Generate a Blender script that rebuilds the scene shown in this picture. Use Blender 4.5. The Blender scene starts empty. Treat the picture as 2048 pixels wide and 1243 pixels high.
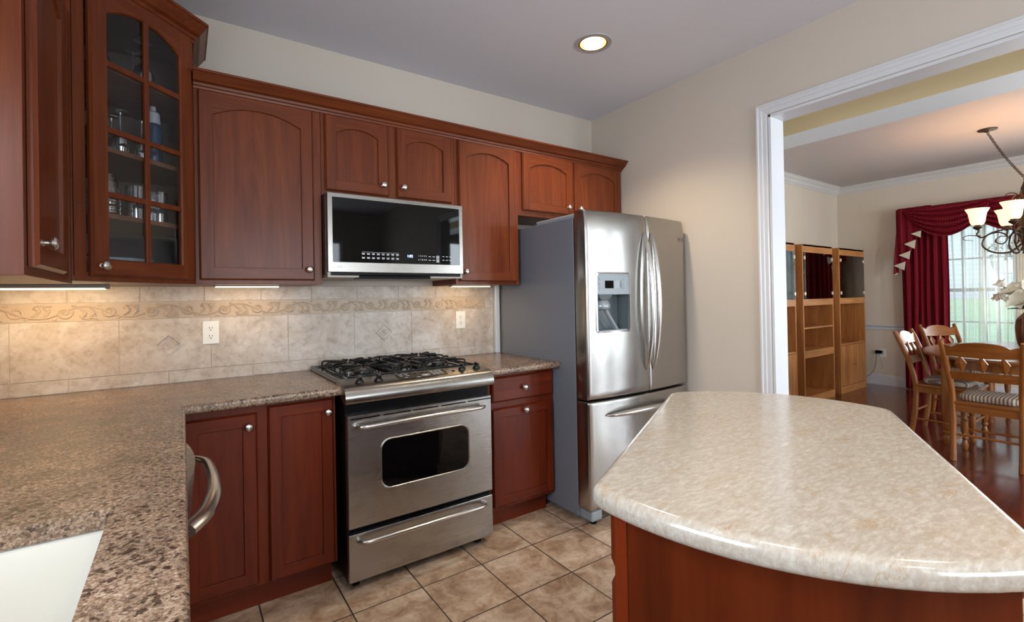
import bpy, bmesh, math, random
from mathutils import Vector, Matrix
random.seed(7)
S = bpy.context.scene
COL = S.collection
PI = math.pi
R = math.radians

# ------------------------------------------------------------------ camera
YAW, PITCH, ROLL = R(34.6592), R(.3267), R(-1.0466)
fwd = Vector((math.sin(YAW)*math.cos(PITCH), math.cos(YAW)*math.cos(PITCH), math.sin(PITCH)))
r0 = Vector((math.cos(YAW), -math.sin(YAW), 0)); u0 = r0.cross(fwd)
rr = r0*math.cos(ROLL)+u0*math.sin(ROLL); uu = -r0*math.sin(ROLL)+u0*math.cos(ROLL)
cd = bpy.data.cameras.new('camera'); cam = bpy.data.objects.new('camera', cd); COL.objects.link(cam)
M = Matrix((( rr.x, uu.x, -fwd.x, -.5884), (rr.y, uu.y, -fwd.y, -2.8786), (rr.z, uu.z, -fwd.z, 1.3014), (0, 0, 0, 1)))
cam.matrix_world = M
cd.sensor_width = 36; cd.sensor_fit = 'HORIZONTAL'; cd.lens = 952.656/2048*36
cd.shift_y = -31.27/2048
cd.clip_start = .02; cd.clip_end = 200
S.camera = cam
S.view_settings.view_transform = 'Standard'; S.view_settings.look = 'None'
S.view_settings.exposure = 0.68; S.view_settings.gamma = 1; S.view_settings.use_curve_mapping = False
S.cycles.use_denoising = True
S.cycles.max_bounces = 8; S.cycles.diffuse_bounces = 4; S.cycles.glossy_bounces = 5
S.cycles.transparent_max_bounces = 24
S.cycles.sample_clamp_indirect = 6

# ------------------------------------------------------------------ world and sun
wd = bpy.data.worlds.new('sky'); S.world = wd; wd.use_nodes = True
nt = wd.node_tree; bg = nt.nodes['Background']
g = nt.nodes.new('ShaderNodeTexGradient'); tc = nt.nodes.new('ShaderNodeTexCoord')
sp = nt.nodes.new('ShaderNodeSeparateXYZ'); rp = nt.nodes.new('ShaderNodeValToRGB')
nt.links.new(tc.outputs['Generated'], sp.inputs[0]); nt.links.new(sp.outputs['Z'], rp.inputs[0])
rp.color_ramp.elements[0].color = (.80, .88, .95, 1); rp.color_ramp.elements[1].color = (.22, .45, .95, 1)
rp.color_ramp.elements[1].position = .8
nt.links.new(rp.outputs[0], bg.inputs[0]); bg.inputs[1].default_value = 1.3
sl = bpy.data.lights.new('sun', 'SUN'); sun = bpy.data.objects.new('sun', sl); COL.objects.link(sun)
sl.energy = 2.4; sl.angle = .02; sl.color = (1, .96, .88)
sun.rotation_euler = Vector((.5, -.4, -.8)).to_track_quat('-Z', 'Y').to_euler()

def area(name, loc, direc, sx, sy, power, col, spread=180):
    l = bpy.data.lights.new(name, 'AREA'); l.shape = 'RECTANGLE'; l.size = sx; l.size_y = sy
    l.energy = power; l.color = col; l.spread = R(spread)
    o = bpy.data.objects.new(name, l); COL.objects.link(o); o.location = loc
    o.rotation_euler = Vector(direc).to_track_quat('-Z', 'Z').to_euler()
    return o
DAY = (.86, .93, 1.0)
# daylight through the windows (lamps at wall openings; dining and hall ones added as fill)
area('window_daylight_rear', (.62, -6.12, 1.62), (0, 1, -.05), 1.9, 1.35, 62, DAY)
area('window_daylight_rear', (2.76, -6.12, 1.35), (0, 1, 0), .62, 2.0, 70, DAY)
area('window_daylight_sink', (-1.33, -2.5, 1.62), (1, 0, -.1), 1.3, .95, 40, DAY)
area('window_daylight_dining', (7.66, -2.42, 1.3), (-1, 0, 0), .7, 1.6, 66, DAY)  # added lamp outside the unseen second window, brightens the dining room
for hx in (3.75, 4.75, 5.75): area('window_daylight_hall', (hx, -6.12, 1.4), (0, 1, .0), .42, 2.0, 36, DAY)  # added lamps in narrow strips, for bright bands on the fridge doors

# ------------------------------------------------------------------ mesh helpers
class MB:
    def __init__(s): s.v = []; s.f = []; s.m = []
    def add(s, vs, fs, mi=0):
        o = len(s.v); s.v += [tuple(p) for p in vs]
        for f in fs: s.f.append(tuple(i+o for i in f)); s.m.append(mi)
        return s
    def box(s, x0, x1, y0, y1, z0, z1, mi=0):
        return s.add([(x0,y0,z0),(x1,y0,z0),(x1,y1,z0),(x0,y1,z0),(x0,y0,z1),(x1,y0,z1),(x1,y1,z1),(x0,y1,z1)],
                     [(0,3,2,1),(4,5,6,7),(0,1,5,4),(1,2,6,5),(2,3,7,6),(3,0,4,7)], mi)
    def loops(s, Ls, closed=True, cap0=False, cap1=False, mi=0):
        n = len(Ls[0]); vs = [p for L in Ls for p in L]; fs = []
        for k in range(len(Ls)-1):
            for i in range(n if closed else n-1):
                j = (i+1) % n; fs.append((k*n+i, k*n+j, (k+1)*n+j, (k+1)*n+i))
        if cap0: fs.append(tuple(reversed(range(n))))
        if cap1: fs.append(tuple((len(Ls)-1)*n+i for i in range(n)))
        return s.add(vs, fs, mi)
    def prism(s, poly, z0, z1, mi=0):   # poly CCW in xy
        return s.loops([[(x,y,z0) for x,y in poly], [(x,y,z1) for x,y in poly]], True, True, True, mi)
    def prism_y(s, poly, y0, y1, mi=0): # poly in xz
        return s.loops([[(x,y1,z) for x,z in poly], [(x,y0,z) for x,z in poly]], True, True, True, mi)
    def lathe(s, prof, n=24, c=(0,0,0), cap=True, mi=0):
        Ls = [[(c[0]+r*math.cos(2*PI*i/n), c[1]+r*math.sin(2*PI*i/n), c[2]+z) for i in range(n)] for r, z in prof]
        return s.loops(Ls, True, cap, cap, mi)
    def tube(s, pts, rad, n=8, closed=False, flat=1.0, mi=0, up=None):
        P = [Vector(p) for p in pts]; m = len(P)
        if not callable(rad): rv = rad; rad = lambda t: rv
        T = []
        for i in range(m):
            a = P[(i-1) % m] if (closed or i > 0) else P[i]; b = P[(i+1) % m] if (closed or i < m-1) else P[i]
            d = b-a; T.append(d.normalized() if d.length > 1e-9 else Vector((0,0,1)))
        nrm = Vector(up) if up else (Vector((0,0,1)) if abs(T[0].z) < .9 else Vector((1,0,0)))
        Ls = []
        for i in range(m):
            nrm = (nrm - T[i]*nrm.dot(T[i])).normalized(); bn = T[i].cross(nrm)
            r_ = rad(i/(m-1))
            Ls.append([tuple(P[i] + nrm*(r_*flat*math.cos(2*PI*k/n)) + bn*(r_*math.sin(2*PI*k/n))) for k in range(n)])
        if closed: Ls.append(Ls[0]); return s.loops(Ls, True, False, False, mi)
        return s.loops(Ls, True, True, True, mi)
    def xf(s, mat):
        s.v = [tuple(mat @ Vector(p)) for p in s.v]; return s
    def build(s, name, mat, parent=None, bevel=0, smooth=False, loc=None, rot=None, seg=2, label=None):
        me = bpy.data.meshes.new(name); me.from_pydata(s.v, [], s.f)
        bm = bmesh.new(); bm.from_mesh(me); bmesh.ops.recalc_face_normals(bm, faces=bm.faces); bm.to_mesh(me); bm.free()
        for mm in (mat if isinstance(mat, (list, tuple)) else [mat]): me.materials.append(mm)
        for p, mi in zip(me.polygons, s.m): p.material_index = mi
        o = bpy.data.objects.new(name, me); COL.objects.link(o)
        if parent: o.parent = parent
        if loc: o.location = loc
        if rot: o.rotation_euler = rot
        if bevel:
            b = o.modifiers.new('b', 'BEVEL'); b.width = bevel; b.segments = seg; b.limit_method = 'ANGLE'; b.angle_limit = R(35)
        if smooth:
            for p in me.polygons: p.use_smooth = True
            try:
                me.set_sharp_from_angle(angle=R(42))
            except Exception: pass
        if label: o['label'] = label
        return o
def tag(o, label, cat, group=None, kind=None):
    o['label'] = label; o['category'] = cat
    if group: o['group'] = group
    if kind: o['kind'] = kind
    return o
def empty(name, loc=(0,0,0), rz=0, label=None, cat=None, group=None):
    o = bpy.data.objects.new(name, None); COL.objects.link(o); o.location = loc; o.rotation_euler = (0,0,rz)
    o.empty_display_size = .05
    if label: tag(o, label, cat, group)
    return o
def struct(o):
    o['kind'] = 'structure'; return o
def kids(o): return [c for c in bpy.data.objects if c.parent == o]
def copy_tree(o, parent=None):
    c = o.copy(); COL.objects.link(c)
    if parent: c.parent = parent
    for ch in kids(o): copy_tree(ch, c)
    return c
def smoothpath(pts, n=6, closed=False):
    P = [Vector(p) for p in pts]; out = []; m = len(P)
    for i in range(m if closed else m-1):
        a = P[(i-1) % m] if (closed or i > 0) else P[i]; b = P[i]; c = P[(i+1) % m]; d = P[(i+2) % m] if (closed or i+2 < m) else c
        for k in range(n):
            t = k/n
            out.append(.5*((2*b)+(c-a)*t+(2*a-5*b+4*c-d)*t*t+(3*b-a-3*c+d)*t**3))
    if not closed: out.append(P[-1])
    return out
def sweep(mb, path, prof, closed=False, mi=0):
    """profile (out, z) swept along the 2-D path; out points to the right-hand side of travel"""
    n = len(path); Ls = []
    for i, p in enumerate(path):
        p = Vector(p)
        d0 = (p-Vector(path[i-1])).normalized() if (i > 0 or closed) else None
        d1 = (Vector(path[(i+1) % n])-p).normalized() if (i < n-1 or closed) else None
        if d0 is None: d0 = d1
        if d1 is None: d1 = d0
        n0 = Vector((d0.y, -d0.x)); n1 = Vector((d1.y, -d1.x)); nm = (n0+n1).normalized(); k = 1/max(.3, nm.dot(n0))
        Ls.append([(p.x+nm.x*o*k, p.y+nm.y*o*k, z) for o, z in prof])
    return mb.loops(Ls, True, not closed, not closed, mi)
def text(s, name, size, loc, rot, mat, parent=None, ext=.0004, align='CENTER'):
    c = bpy.data.curves.new(name, 'FONT'); c.body = s; c.size = size; c.extrude = ext; c.align_x = align; c.align_y = 'CENTER'
    o = bpy.data.objects.new(name, c); COL.objects.link(o); c.materials.append(mat)
    me = bpy.data.meshes.new_from_object(o); bpy.data.objects.remove(o); o = bpy.data.objects.new(name, me); COL.objects.link(o)
    if not me.materials: me.materials.append(mat)
    o.location = loc; o.rotation_euler = rot
    if parent: o.parent = parent
    return o

# ------------------------------------------------------------------ materials
def mat(name):
    m = bpy.data.materials.new(name); m.use_nodes = True
    n = m.node_tree; b = n.nodes['Principled BSDF']; return m, n, b
def simple(name, col, rough=.5, metal=0, coat=0, emis=None, es=0, spec=.5):
    m, n, b = mat(name); b.inputs['Base Color'].default_value = (*col, 1); b.inputs['Roughness'].default_value = rough
    b.inputs['Metallic'].default_value = metal; b.inputs['Coat Weight'].default_value = coat
    b.inputs['Specular IOR Level'].default_value = spec
    if emis: b.inputs['Emission Color'].default_value = (*emis, 1); b.inputs['Emission Strength'].default_value = es
    return m
def N(n, t, **kw):
    x = n.nodes.new(t)
    for k, v in kw.items():
        if k in x.inputs: x.inputs[k].default_value = v
        else: setattr(x, k, v)
    return x
def ramp(n, src, stops):
    r = n.nodes.new('ShaderNodeValToRGB'); e = r.color_ramp.elements
    while len(e) < len(stops): e.new(.5)
    for x, (p, c) in zip(e, stops): x.position = p; x.color = (*c, 1)
    n.links.new(src, r.inputs[0]); return r.outputs[0]
def coords(n, scale=(1,1,1), rot=(0,0,0), loc=(0,0,0), kind='Object', rnd=0):
    t = n.nodes.new('ShaderNodeTexCoord'); mp = n.nodes.new('ShaderNodeMapping')
    mp.inputs['Scale'].default_value = scale; mp.inputs['Rotation'].default_value = rot; mp.inputs['Location'].default_value = loc
    n.links.new(t.outputs[kind], mp.inputs[0])
    if rnd:
        oi = n.nodes.new('ShaderNodeObjectInfo'); ml = N(n, 'ShaderNodeMath', operation='MULTIPLY'); ml.inputs[1].default_value = rnd
        n.links.new(oi.outputs['Random'], ml.inputs[0]); n.links.new(ml.outputs[0], mp.inputs['Location'])
    return mp.outputs[0]
def bump(n, b, h, dist, strength=1.0):
    bp = n.nodes.new('ShaderNodeBump'); bp.inputs['Distance'].default_value = dist; bp.inputs['Strength'].default_value = strength
    n.links.new(h, bp.inputs['Height']); n.links.new(bp.outputs[0], b.inputs['Normal'])
def mixc(n, f, a, b, mode='MIX', fac=None):
    m = n.nodes.new('ShaderNodeMix'); m.data_type = 'RGBA'; m.blend_type = mode
    for s, v in ((m.inputs[6], a), (m.inputs[7], b)):
        if isinstance(v, tuple): s.default_value = (*v, 1)
        else: n.links.new(v, s)
    if f is None: m.inputs[0].default_value = fac
    else: n.links.new(f, m.inputs[0])
    return m.outputs[2]
def wood(name, dark, mid, light, axis='Z', rough=.34, coat=.08, scale=1.0, rnd=7):
    m, n, b = mat(name)
    sc = {'Z': (14, 14, 1.1), 'X': (1.1, 14, 14), 'Y': (14, 1.1, 14)}[axis]
    c = coords(n, tuple(v*scale for v in sc), rnd=rnd)
    n1 = N(n, 'ShaderNodeTexNoise', Scale=1.0, Detail=5.0, Roughness=.6, Distortion=1.6); n.links.new(c, n1.inputs['Vector'])
    sc2 = {'Z': (90, 90, 3), 'X': (3, 90, 90), 'Y': (90, 3, 90)}[axis]
    c2 = coords(n, tuple(v*scale for v in sc2), rnd=rnd)
    n2 = N(n, 'ShaderNodeTexNoise', Scale=1.0, Detail=3.0); n.links.new(c2, n2.inputs['Vector'])
    base = ramp(n, n1.outputs['Fac'], [(.22, dark), (.5, mid), (.80, light)])
    fine = ramp(n, n2.outputs['Fac'], [(.3, (.86, .84, .82)), (.6, (1, 1, 1))])
    col = mixc(n, None, base, fine, 'MULTIPLY', 1.0)
    n.links.new(col, b.inputs['Base Color']); b.inputs['Roughness'].default_value = rough; b.inputs['Coat Weight'].default_value = coat; b.inputs['Specular IOR Level'].default_value = .22
    b.inputs['Coat Roughness'].default_value = .22
    bump(n, b, n2.outputs['Fac'], .0004, .5)
    return m
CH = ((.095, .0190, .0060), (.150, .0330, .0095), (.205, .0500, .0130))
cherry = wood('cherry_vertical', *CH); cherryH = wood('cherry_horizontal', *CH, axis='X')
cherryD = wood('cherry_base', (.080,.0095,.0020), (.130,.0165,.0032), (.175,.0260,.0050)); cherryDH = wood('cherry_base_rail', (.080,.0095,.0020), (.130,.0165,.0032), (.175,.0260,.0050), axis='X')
oak = wood('oak_honey', (.32, .115, .033), (.49, .20, .060), (.62, .30, .105), rough=.45, coat=.1)
oakH = wood('oak_honey_h', (.32, .115, .033), (.49, .20, .060), (.62, .30, .105), axis='X', rough=.45, coat=.1)
chairw = wood('chair_wood', (.17, .050, .010), (.27, .088, .016), (.36, .130, .026), rough=.3, coat=.4)
chairH = wood('chair_wood_y', (.17, .050, .010), (.27, .088, .016), (.36, .130, .026), axis='Y', rough=.3, coat=.4)
tablew = wood('table_wood', (.14, .04, .010), (.22, .07, .015), (.28, .10, .022), axis='X', rough=.18, coat=.6)

def paint(name, col, rough=.6):
    m, n, b = mat(name); b.inputs['Base Color'].default_value = (*col, 1); b.inputs['Roughness'].default_value = rough
    c = coords(n, (180,180,180)); x = N(n, 'ShaderNodeTexNoise', Scale=1.0, Detail=2.0); n.links.new(c, x.inputs['Vector'])
    bump(n, b, x.outputs['Fac'], .0005, .25); return m
wallp = paint('wall_beige', (.60, .53, .46)); wallcream = paint('wall_dining', (.72, .63, .52))
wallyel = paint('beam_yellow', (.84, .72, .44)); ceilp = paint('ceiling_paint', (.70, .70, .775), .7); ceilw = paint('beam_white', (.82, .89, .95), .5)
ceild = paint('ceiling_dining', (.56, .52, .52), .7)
trimw = simple('trim_white', (.66, .67, .71), .3, coat=.2)
white = simple('white_plastic', (.85, .85, .83), .3); slot = simple('slot_dark', (.02, .02, .02), .6)
nickel = simple('satin_nickel', (.62, .59, .54), .28, 1.0)
black = simple('black_enamel', (.006, .006, .007), .10, coat=.3); iron = simple('cast_iron', (.008, .008, .009), .33, spec=.35)
rubber = simple('black_matte', (.004, .004, .0045), .3, spec=.12)
chrome = simple('chrome', (.75, .75, .75), .12, 1.0)
bronze = simple('bronze_iron', (.075, .045, .030), .42, .7)
brass = simple('brass', (.75, .52, .22), .25, 1.0)
grayp = simple('fridge_side_gray', (.185, .200, .238), .36, coat=.15); grayl = simple('gray_plastic', (.30, .34, .37), .35)
grayd = simple('gray_plastic_dark', (.13, .16, .17), .4)
blackglass = simple('black_glass', (.002, .002, .0025), .03, spec=.28, coat=0)
def steel(name, axis='X', col=(.48,.475,.465), rough=.27):
    m, n, b = mat(name)
    sc = (6, 300, 2600) if axis == 'X' else (2600, 300, 6)
    c = coords(n, sc); x = N(n, 'ShaderNodeTexNoise', Scale=1.0, Detail=2.0); n.links.new(c, x.inputs['Vector'])
    cc = coords(n, (5,5,5)); y = N(n, 'ShaderNodeTexNoise', Scale=1.0, Detail=4.0); n.links.new(cc, y.inputs['Vector'])
    ad = N(n, 'ShaderNodeMath', operation='ADD'); n.links.new(x.outputs['Fac'], ad.inputs[0]); n.links.new(y.outputs['Fac'], ad.inputs[1])
    r1 = N(n, 'ShaderNodeMapRange'); r1.inputs[1].default_value = .6; r1.inputs[2].default_value = 1.4; r1.inputs[3].default_value = rough-.04; r1.inputs[4].default_value = rough+.06
    n.links.new(ad.outputs[0], r1.inputs[0]); n.links.new(r1.outputs[0], b.inputs['Roughness'])
    n.links.new(ramp(n, x.outputs['Fac'], [(.3, tuple(v*.95 for v in col)), (.7, col)]), b.inputs['Base Color'])
    b.inputs['Metallic'].default_value = 1.0
    b.inputs['Anisotropic'].default_value = .7 if axis == 'Z' else .4
    tg = n.nodes.new('ShaderNodeTangent'); tg.direction_type = 'RADIAL'; tg.axis = 'Z' if axis == 'X' else 'X'
    n.links.new(tg.outputs[0], b.inputs['Tangent'])
    return m
steelX = steel('brushed_steel', col=(.43,.425,.415)); steelZ = steel('brushed_steel_vertical', 'Z', (.41,.392,.372), .22); steelM = steel('brushed_steel_dim', col=(.31,.290,.268))
steelh = simple('steel_handle', (.60, .59, .57), .22, 1.0)
def granite():
    m, n, b = mat('granite_brown')
    c = coords(n, (1,1,1))
    v = N(n, 'ShaderNodeTexVoronoi', Scale=270.0); v.feature = 'F1'; n.links.new(c, v.inputs['Vector'])
    x = N(n, 'ShaderNodeTexNoise', Scale=135.0, Detail=6.0, Roughness=.7); n.links.new(c, x.inputs['Vector'])
    y = N(n, 'ShaderNodeTexNoise', Scale=9.0, Detail=3.0); n.links.new(c, y.inputs['Vector'])
    v2 = N(n, 'ShaderNodeTexVoronoi', Scale=115.0); n.links.new(c, v2.inputs['Vector'])
    sep = N(n, 'ShaderNodeSeparateColor'); n.links.new(v.outputs['Color'], sep.inputs[0])
    cell = ramp(n, sep.outputs[0], [(.0, (.035,.022,.018)), (.18, (.11,.070,.048)), (.42, (.25,.160,.105)), (.72, (.37,.255,.175)), (.93, (.56,.46,.37))])
    grain = ramp(n, x.outputs['Fac'], [(.36, (.03,.02,.018)), (.46, (.17,.105,.07)), (.55, (.34,.23,.155)), (.70, (.56,.45,.36))])
    col = mixc(n, None, cell, grain, 'MIX', .55)
    sep2 = N(n, 'ShaderNodeSeparateColor'); n.links.new(v2.outputs['Color'], sep2.inputs[0])
    dark = ramp(n, sep2.outputs[1], [(.10, (.12,.10,.10)), (.16, (1,1,1))])
    col = mixc(n, None, col, dark, 'MULTIPLY', .75)
    cl = ramp(n, y.outputs['Fac'], [(.35, (.72,.70,.68)), (.65, (1.05,1.0,.97))])
    col = mixc(n, None, col, cl, 'MULTIPLY', 1.0)
    n.links.new(col, b.inputs['Base Color']); b.inputs['Roughness'].default_value = .24
    return m
granite = granite()
def quartz():
    m, n, b = mat('quartz_cream')
    c = coords(n, (34, 90, 60), rot=(0,0,R(12)))
    x = N(n, 'ShaderNodeTexNoise', Scale=1.3, Detail=9.0, Roughness=.66, Distortion=.35); n.links.new(c, x.inputs['Vector'])
    cv = coords(n, (9, 22, 12), rot=(0,0,R(12))); y = N(n, 'ShaderNodeTexNoise', Scale=1.0, Detail=8.0, Roughness=.68, Distortion=.8); n.links.new(cv, y.inputs['Vector'])
    base = ramp(n, x.outputs['Fac'], [(.32, (.355,.305,.25)), (.47, (.405,.357,.305)), (.56, (.445,.402,.352)), (.70, (.52,.49,.45))])
    ab = N(n, 'ShaderNodeMath', operation='ABSOLUTE'); sb = N(n, 'ShaderNodeMath', operation='SUBTRACT'); sb.inputs[1].default_value = .5
    n.links.new(y.outputs['Fac'], sb.inputs[0]); n.links.new(sb.outputs[0], ab.inputs[0])
    z = N(n, 'ShaderNodeTexNoise', Scale=.8, Detail=2.0); n.links.new(cv, z.inputs['Vector'])
    vein = ramp(n, ab.outputs[0], [(.0, (1,1,1)), (.022, (.0,.0,.0))])
    msk = ramp(n, z.outputs['Fac'], [(.52, (0,0,0)), (.64, (.8,.8,.8))])
    mm = mixc(n, None, vein, msk, 'MULTIPLY', 1.0)
    col = mixc(n, mm, base, (.36,.22,.10))
    n.links.new(col, b.inputs['Base Color']); b.inputs['Roughness'].default_value = .16; b.inputs['Coat Weight'].default_value = .15; b.inputs['Coat Roughness'].default_value = .10
    return m
quartz = quartz()
def tilecol(n, c, sc=1.0, tint=((.30,.19,.12), (.44,.31,.215), (.56,.44,.33))):
    x = N(n, 'ShaderNodeTexNoise', Scale=7.0*sc, Detail=8.0, Roughness=.66, Distortion=.8); n.links.new(c, x.inputs['Vector'])
    y = N(n, 'ShaderNodeTexNoise', Scale=38.0*sc, Detail=5.0, Roughness=.7); n.links.new(c, y.inputs['Vector'])
    a = ramp(n, x.outputs['Fac'], [(.34, tint[0]), (.5, tint[1]), (.66, tint[2])])
    bb = ramp(n, y.outputs['Fac'], [(.34, (.66,.60,.55)), (.52, (1,1,1))])
    return mixc(n, None, a, bb, 'MULTIPLY', .7), x, y
def floortile():
    m, n, b = mat('floor_tile')
    tcn = n.nodes.new('ShaderNodeTexCoord'); mp = n.nodes.new('ShaderNodeMapping'); n.links.new(tcn.outputs['Object'], mp.inputs[0])
    mp.inputs['Location'].default_value = (-.6007+.3113*10, .8532+.3113*30, 0)
    br = N(n, 'ShaderNodeTexBrick', Scale=1.0); br.offset = 0; br.inputs['Brick Width'].default_value = .3113; br.inputs['Row Height'].default_value = .3113
    br.inputs['Mortar Size'].default_value = .0032; br.inputs['Mortar Smooth'].default_value = .25
    br.inputs['Color1'].default_value = (.0,.0,.0,1); br.inputs['Color2'].default_value = (1,1,1,1)
    n.links.new(mp.outputs[0], br.inputs['Vector'])
    # each tile shifts the pattern by its own amount
    ad = N(n, 'ShaderNodeVectorMath', operation='MULTIPLY_ADD'); n.links.new(br.outputs['Color'], ad.inputs[0]); ad.inputs[1].default_value = (9,5,3)
    n.links.new(tcn.outputs['Object'], ad.inputs[2])
    col, x, y = tilecol(n, ad.outputs[0], 1.0, ((.29,.170,.105), (.49,.345,.240), (.67,.535,.42)))
    col = mixc(n, br.outputs['Fac'], col, (.035,.025,.020))
    n.links.new(col, b.inputs['Base Color']); b.inputs['Roughness'].default_value = .42
    iv = N(n, 'ShaderNodeMath', operation='SUBTRACT'); iv.inputs[0].default_value = 1; n.links.new(br.outputs['Fac'], iv.inputs[1])
    ml = N(n, 'ShaderNodeMath', operation='MULTIPLY_ADD'); n.links.new(y.outputs['Fac'], ml.inputs[0]); ml.inputs[1].default_value = .25; n.links.new(iv.outputs[0], ml.inputs[2])
    bump(n, b, ml.outputs[0], .002, .8)
    return m
def walltile():
    m, n, b = mat('travertine_tile'); c = coords(n, (1,1,1))
    col, x, y = tilecol(n, c, .8, ((.46,.375,.305), (.565,.49,.43), (.66,.60,.55)))
    n.links.new(col, b.inputs['Base Color']); b.inputs['Roughness'].default_value = .38
    bump(n, b, y.outputs['Fac'], .0008, .4); return m
walltile = walltile()
grout = simple('grout_light', (.50, .44, .37), .8)
border = simple('border_tile', (.50, .395, .30), .42)
def hardwood():
    m, n, b = mat('hardwood_cherry')
    tcn = n.nodes.new('ShaderNodeTexCoord'); mp = n.nodes.new('ShaderNodeMapping'); n.links.new(tcn.outputs['Object'], mp.inputs[0])
    mp.inputs['Location'].default_value = (20, 20, 0)
    br = N(n, 'ShaderNodeTexBrick', Scale=1.0); br.offset = .37; br.inputs['Brick Width'].default_value = 1.1; br.inputs['Row Height'].default_value = .085
    br.inputs['Mortar Size'].default_value = .0012; br.inputs['Color1'].default_value = (.55,.55,.55,1); br.inputs['Color2'].default_value = (1,1,1,1); br.inputs['Mortar'].default_value = (.2,.2,.2,1)
    n.links.new(mp.outputs[0], br.inputs['Vector'])
    c = coords(n, (2, 30, 1)); x = N(n, 'ShaderNodeTexNoise', Scale=1.0, Detail=5.0); n.links.new(c, x.inputs['Vector'])
    g = ramp(n, x.outputs['Fac'], [(.3, (.085,.014,.008)), (.6, (.17,.035,.018))])
    n.links.new(mixc(n, None, g, br.outputs['Color'], 'MULTIPLY', .7), b.inputs['Base Color'])
    b.inputs['Roughness'].default_value = .16; b.inputs['Coat Weight'].default_value = .4; b.inputs['Coat Roughness'].default_value = .12
    return m
def thin(name, tint=(.96,.98,.98), refl=.10, col=(.9,.95,.95), rough=.02, pw_=4.0):
    m = bpy.data.materials.new(name); m.use_nodes = True; n = m.node_tree; n.nodes.clear()
    o = n.nodes.new('ShaderNodeOutputMaterial'); t = n.nodes.new('ShaderNodeBsdfTransparent'); gl = n.nodes.new('ShaderNodeBsdfGlossy')
    t.inputs[0].default_value = (*tint, 1); gl.inputs[0].default_value = (*col, 1); gl.inputs['Roughness'].default_value = rough
    lw = n.nodes.new('ShaderNodeLayerWeight'); lw.inputs[0].default_value = .35
    mr = n.nodes.new('ShaderNodeMapRange'); mr.inputs[3].default_value = refl; mr.inputs[4].default_value = .85
    lw.inputs[0].default_value = .5; pw = n.nodes.new('ShaderNodeMath'); pw.operation = 'POWER'; pw.inputs[1].default_value = pw_
    n.links.new(lw.outputs['Facing'], pw.inputs[0]); n.links.new(pw.outputs[0], mr.inputs[0])
    mx = n.nodes.new('ShaderNodeMixShader'); n.links.new(mr.outputs[0], mx.inputs[0]); n.links.new(t.outputs[0], mx.inputs[1]); n.links.new(gl.outputs[0], mx.inputs[2])
    n.links.new(mx.outputs[0], o.inputs[0]); return m
pane = thin('window_glass', refl=.03); cabglass = thin('cabinet_glass', (.86,.87,.88), .03); ware = thin('glassware', (.80,.84,.87), .30, (1,1,1), .09, 1.8)
smoke = thin('smoked_glass', (.42,.34,.27), .10)
def fabric(name, col, dot, sc=90):
    m, n, b = mat(name); c = coords(n, (1,1,1))
    v = N(n, 'ShaderNodeTexVoronoi', Scale=float(sc), Randomness=0.0); n.links.new(c, v.inputs['Vector'])
    f = ramp(n, v.outputs['Distance'], [(.20, dot), (.30, col)])
    n.links.new(f, b.inputs['Base Color']); b.inputs['Roughness'].default_value = .8; b.inputs['Specular IOR Level'].default_value = .15
    return m
redf = fabric('burgundy_dotted', (.165, .0035, .013), (.32, .05, .035), 40)
lining = simple('cream_lining', (.68, .60, .47), .8)
def sheer():
    m = bpy.data.materials.new('sheer_voile'); m.use_nodes = True; n = m.node_tree; n.nodes.clear()
    o = n.nodes.new('ShaderNodeOutputMaterial'); t = n.nodes.new('ShaderNodeBsdfTransparent'); d = n.nodes.new('ShaderNodeBsdfDiffuse'); tl = n.nodes.new('ShaderNodeBsdfTranslucent')
    d.inputs[0].default_value = (.80,.76,.66,1); tl.inputs[0].default_value = (.80,.76,.66,1)
    a = n.nodes.new('ShaderNodeAddShader'); m1 = n.nodes.new('ShaderNodeMixShader'); m1.inputs[0].default_value = .6
    n.links.new(d.outputs[0], m1.inputs[1]); n.links.new(tl.outputs[0], m1.inputs[2])
    lw = n.nodes.new('ShaderNodeLayerWeight'); lw.inputs[0].default_value = .5
    mr = n.nodes.new('ShaderNodeMapRange'); mr.inputs[1].default_value = .1; mr.inputs[3].default_value = .20; mr.inputs[4].default_value = .9
    n.links.new(lw.outputs['Facing'], mr.inputs[0])
    mx = n.nodes.new('ShaderNodeMixShader'); n.links.new(mr.outputs[0], mx.inputs[0]); n.links.new(t.outputs[0], mx.inputs[1]); n.links.new(m1.outputs[0], mx.inputs[2])
    n.links.new(mx.outputs[0], o.inputs[0]); return m
sheer = sheer()
def cushionm():
    m, n, b = mat('cushion_stripe'); c = coords(n, (1,1,1))
    w = N(n, 'ShaderNodeTexWave', Scale=15.0); w.bands_direction = 'Y'; n.links.new(c, w.inputs['Vector'])
    f = ramp(n, w.outputs['Fac'], [(.25, (.14,.09,.07)), (.45, (.34,.25,.18)), (.8, (.50,.42,.33))])
    n.links.new(f, b.inputs['Base Color']); b.inputs['Roughness'].default_value = .8; return m
cushm = cushionm()
glow = simple('lamp_glass_amber', (.9,.7,.4), .5, emis=(1.0,.66,.32), es=1.25)
bulbm = simple('bulb_glow', (1,1,1), .5, emis=(1.0,.90,.72), es=14)
stripm = simple('light_strip', (1,1,1), .5, emis=(1.0,.80,.50), es=1.6)
gold = simple('gold_reflector', (.80,.50,.20), .3, .8)

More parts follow.
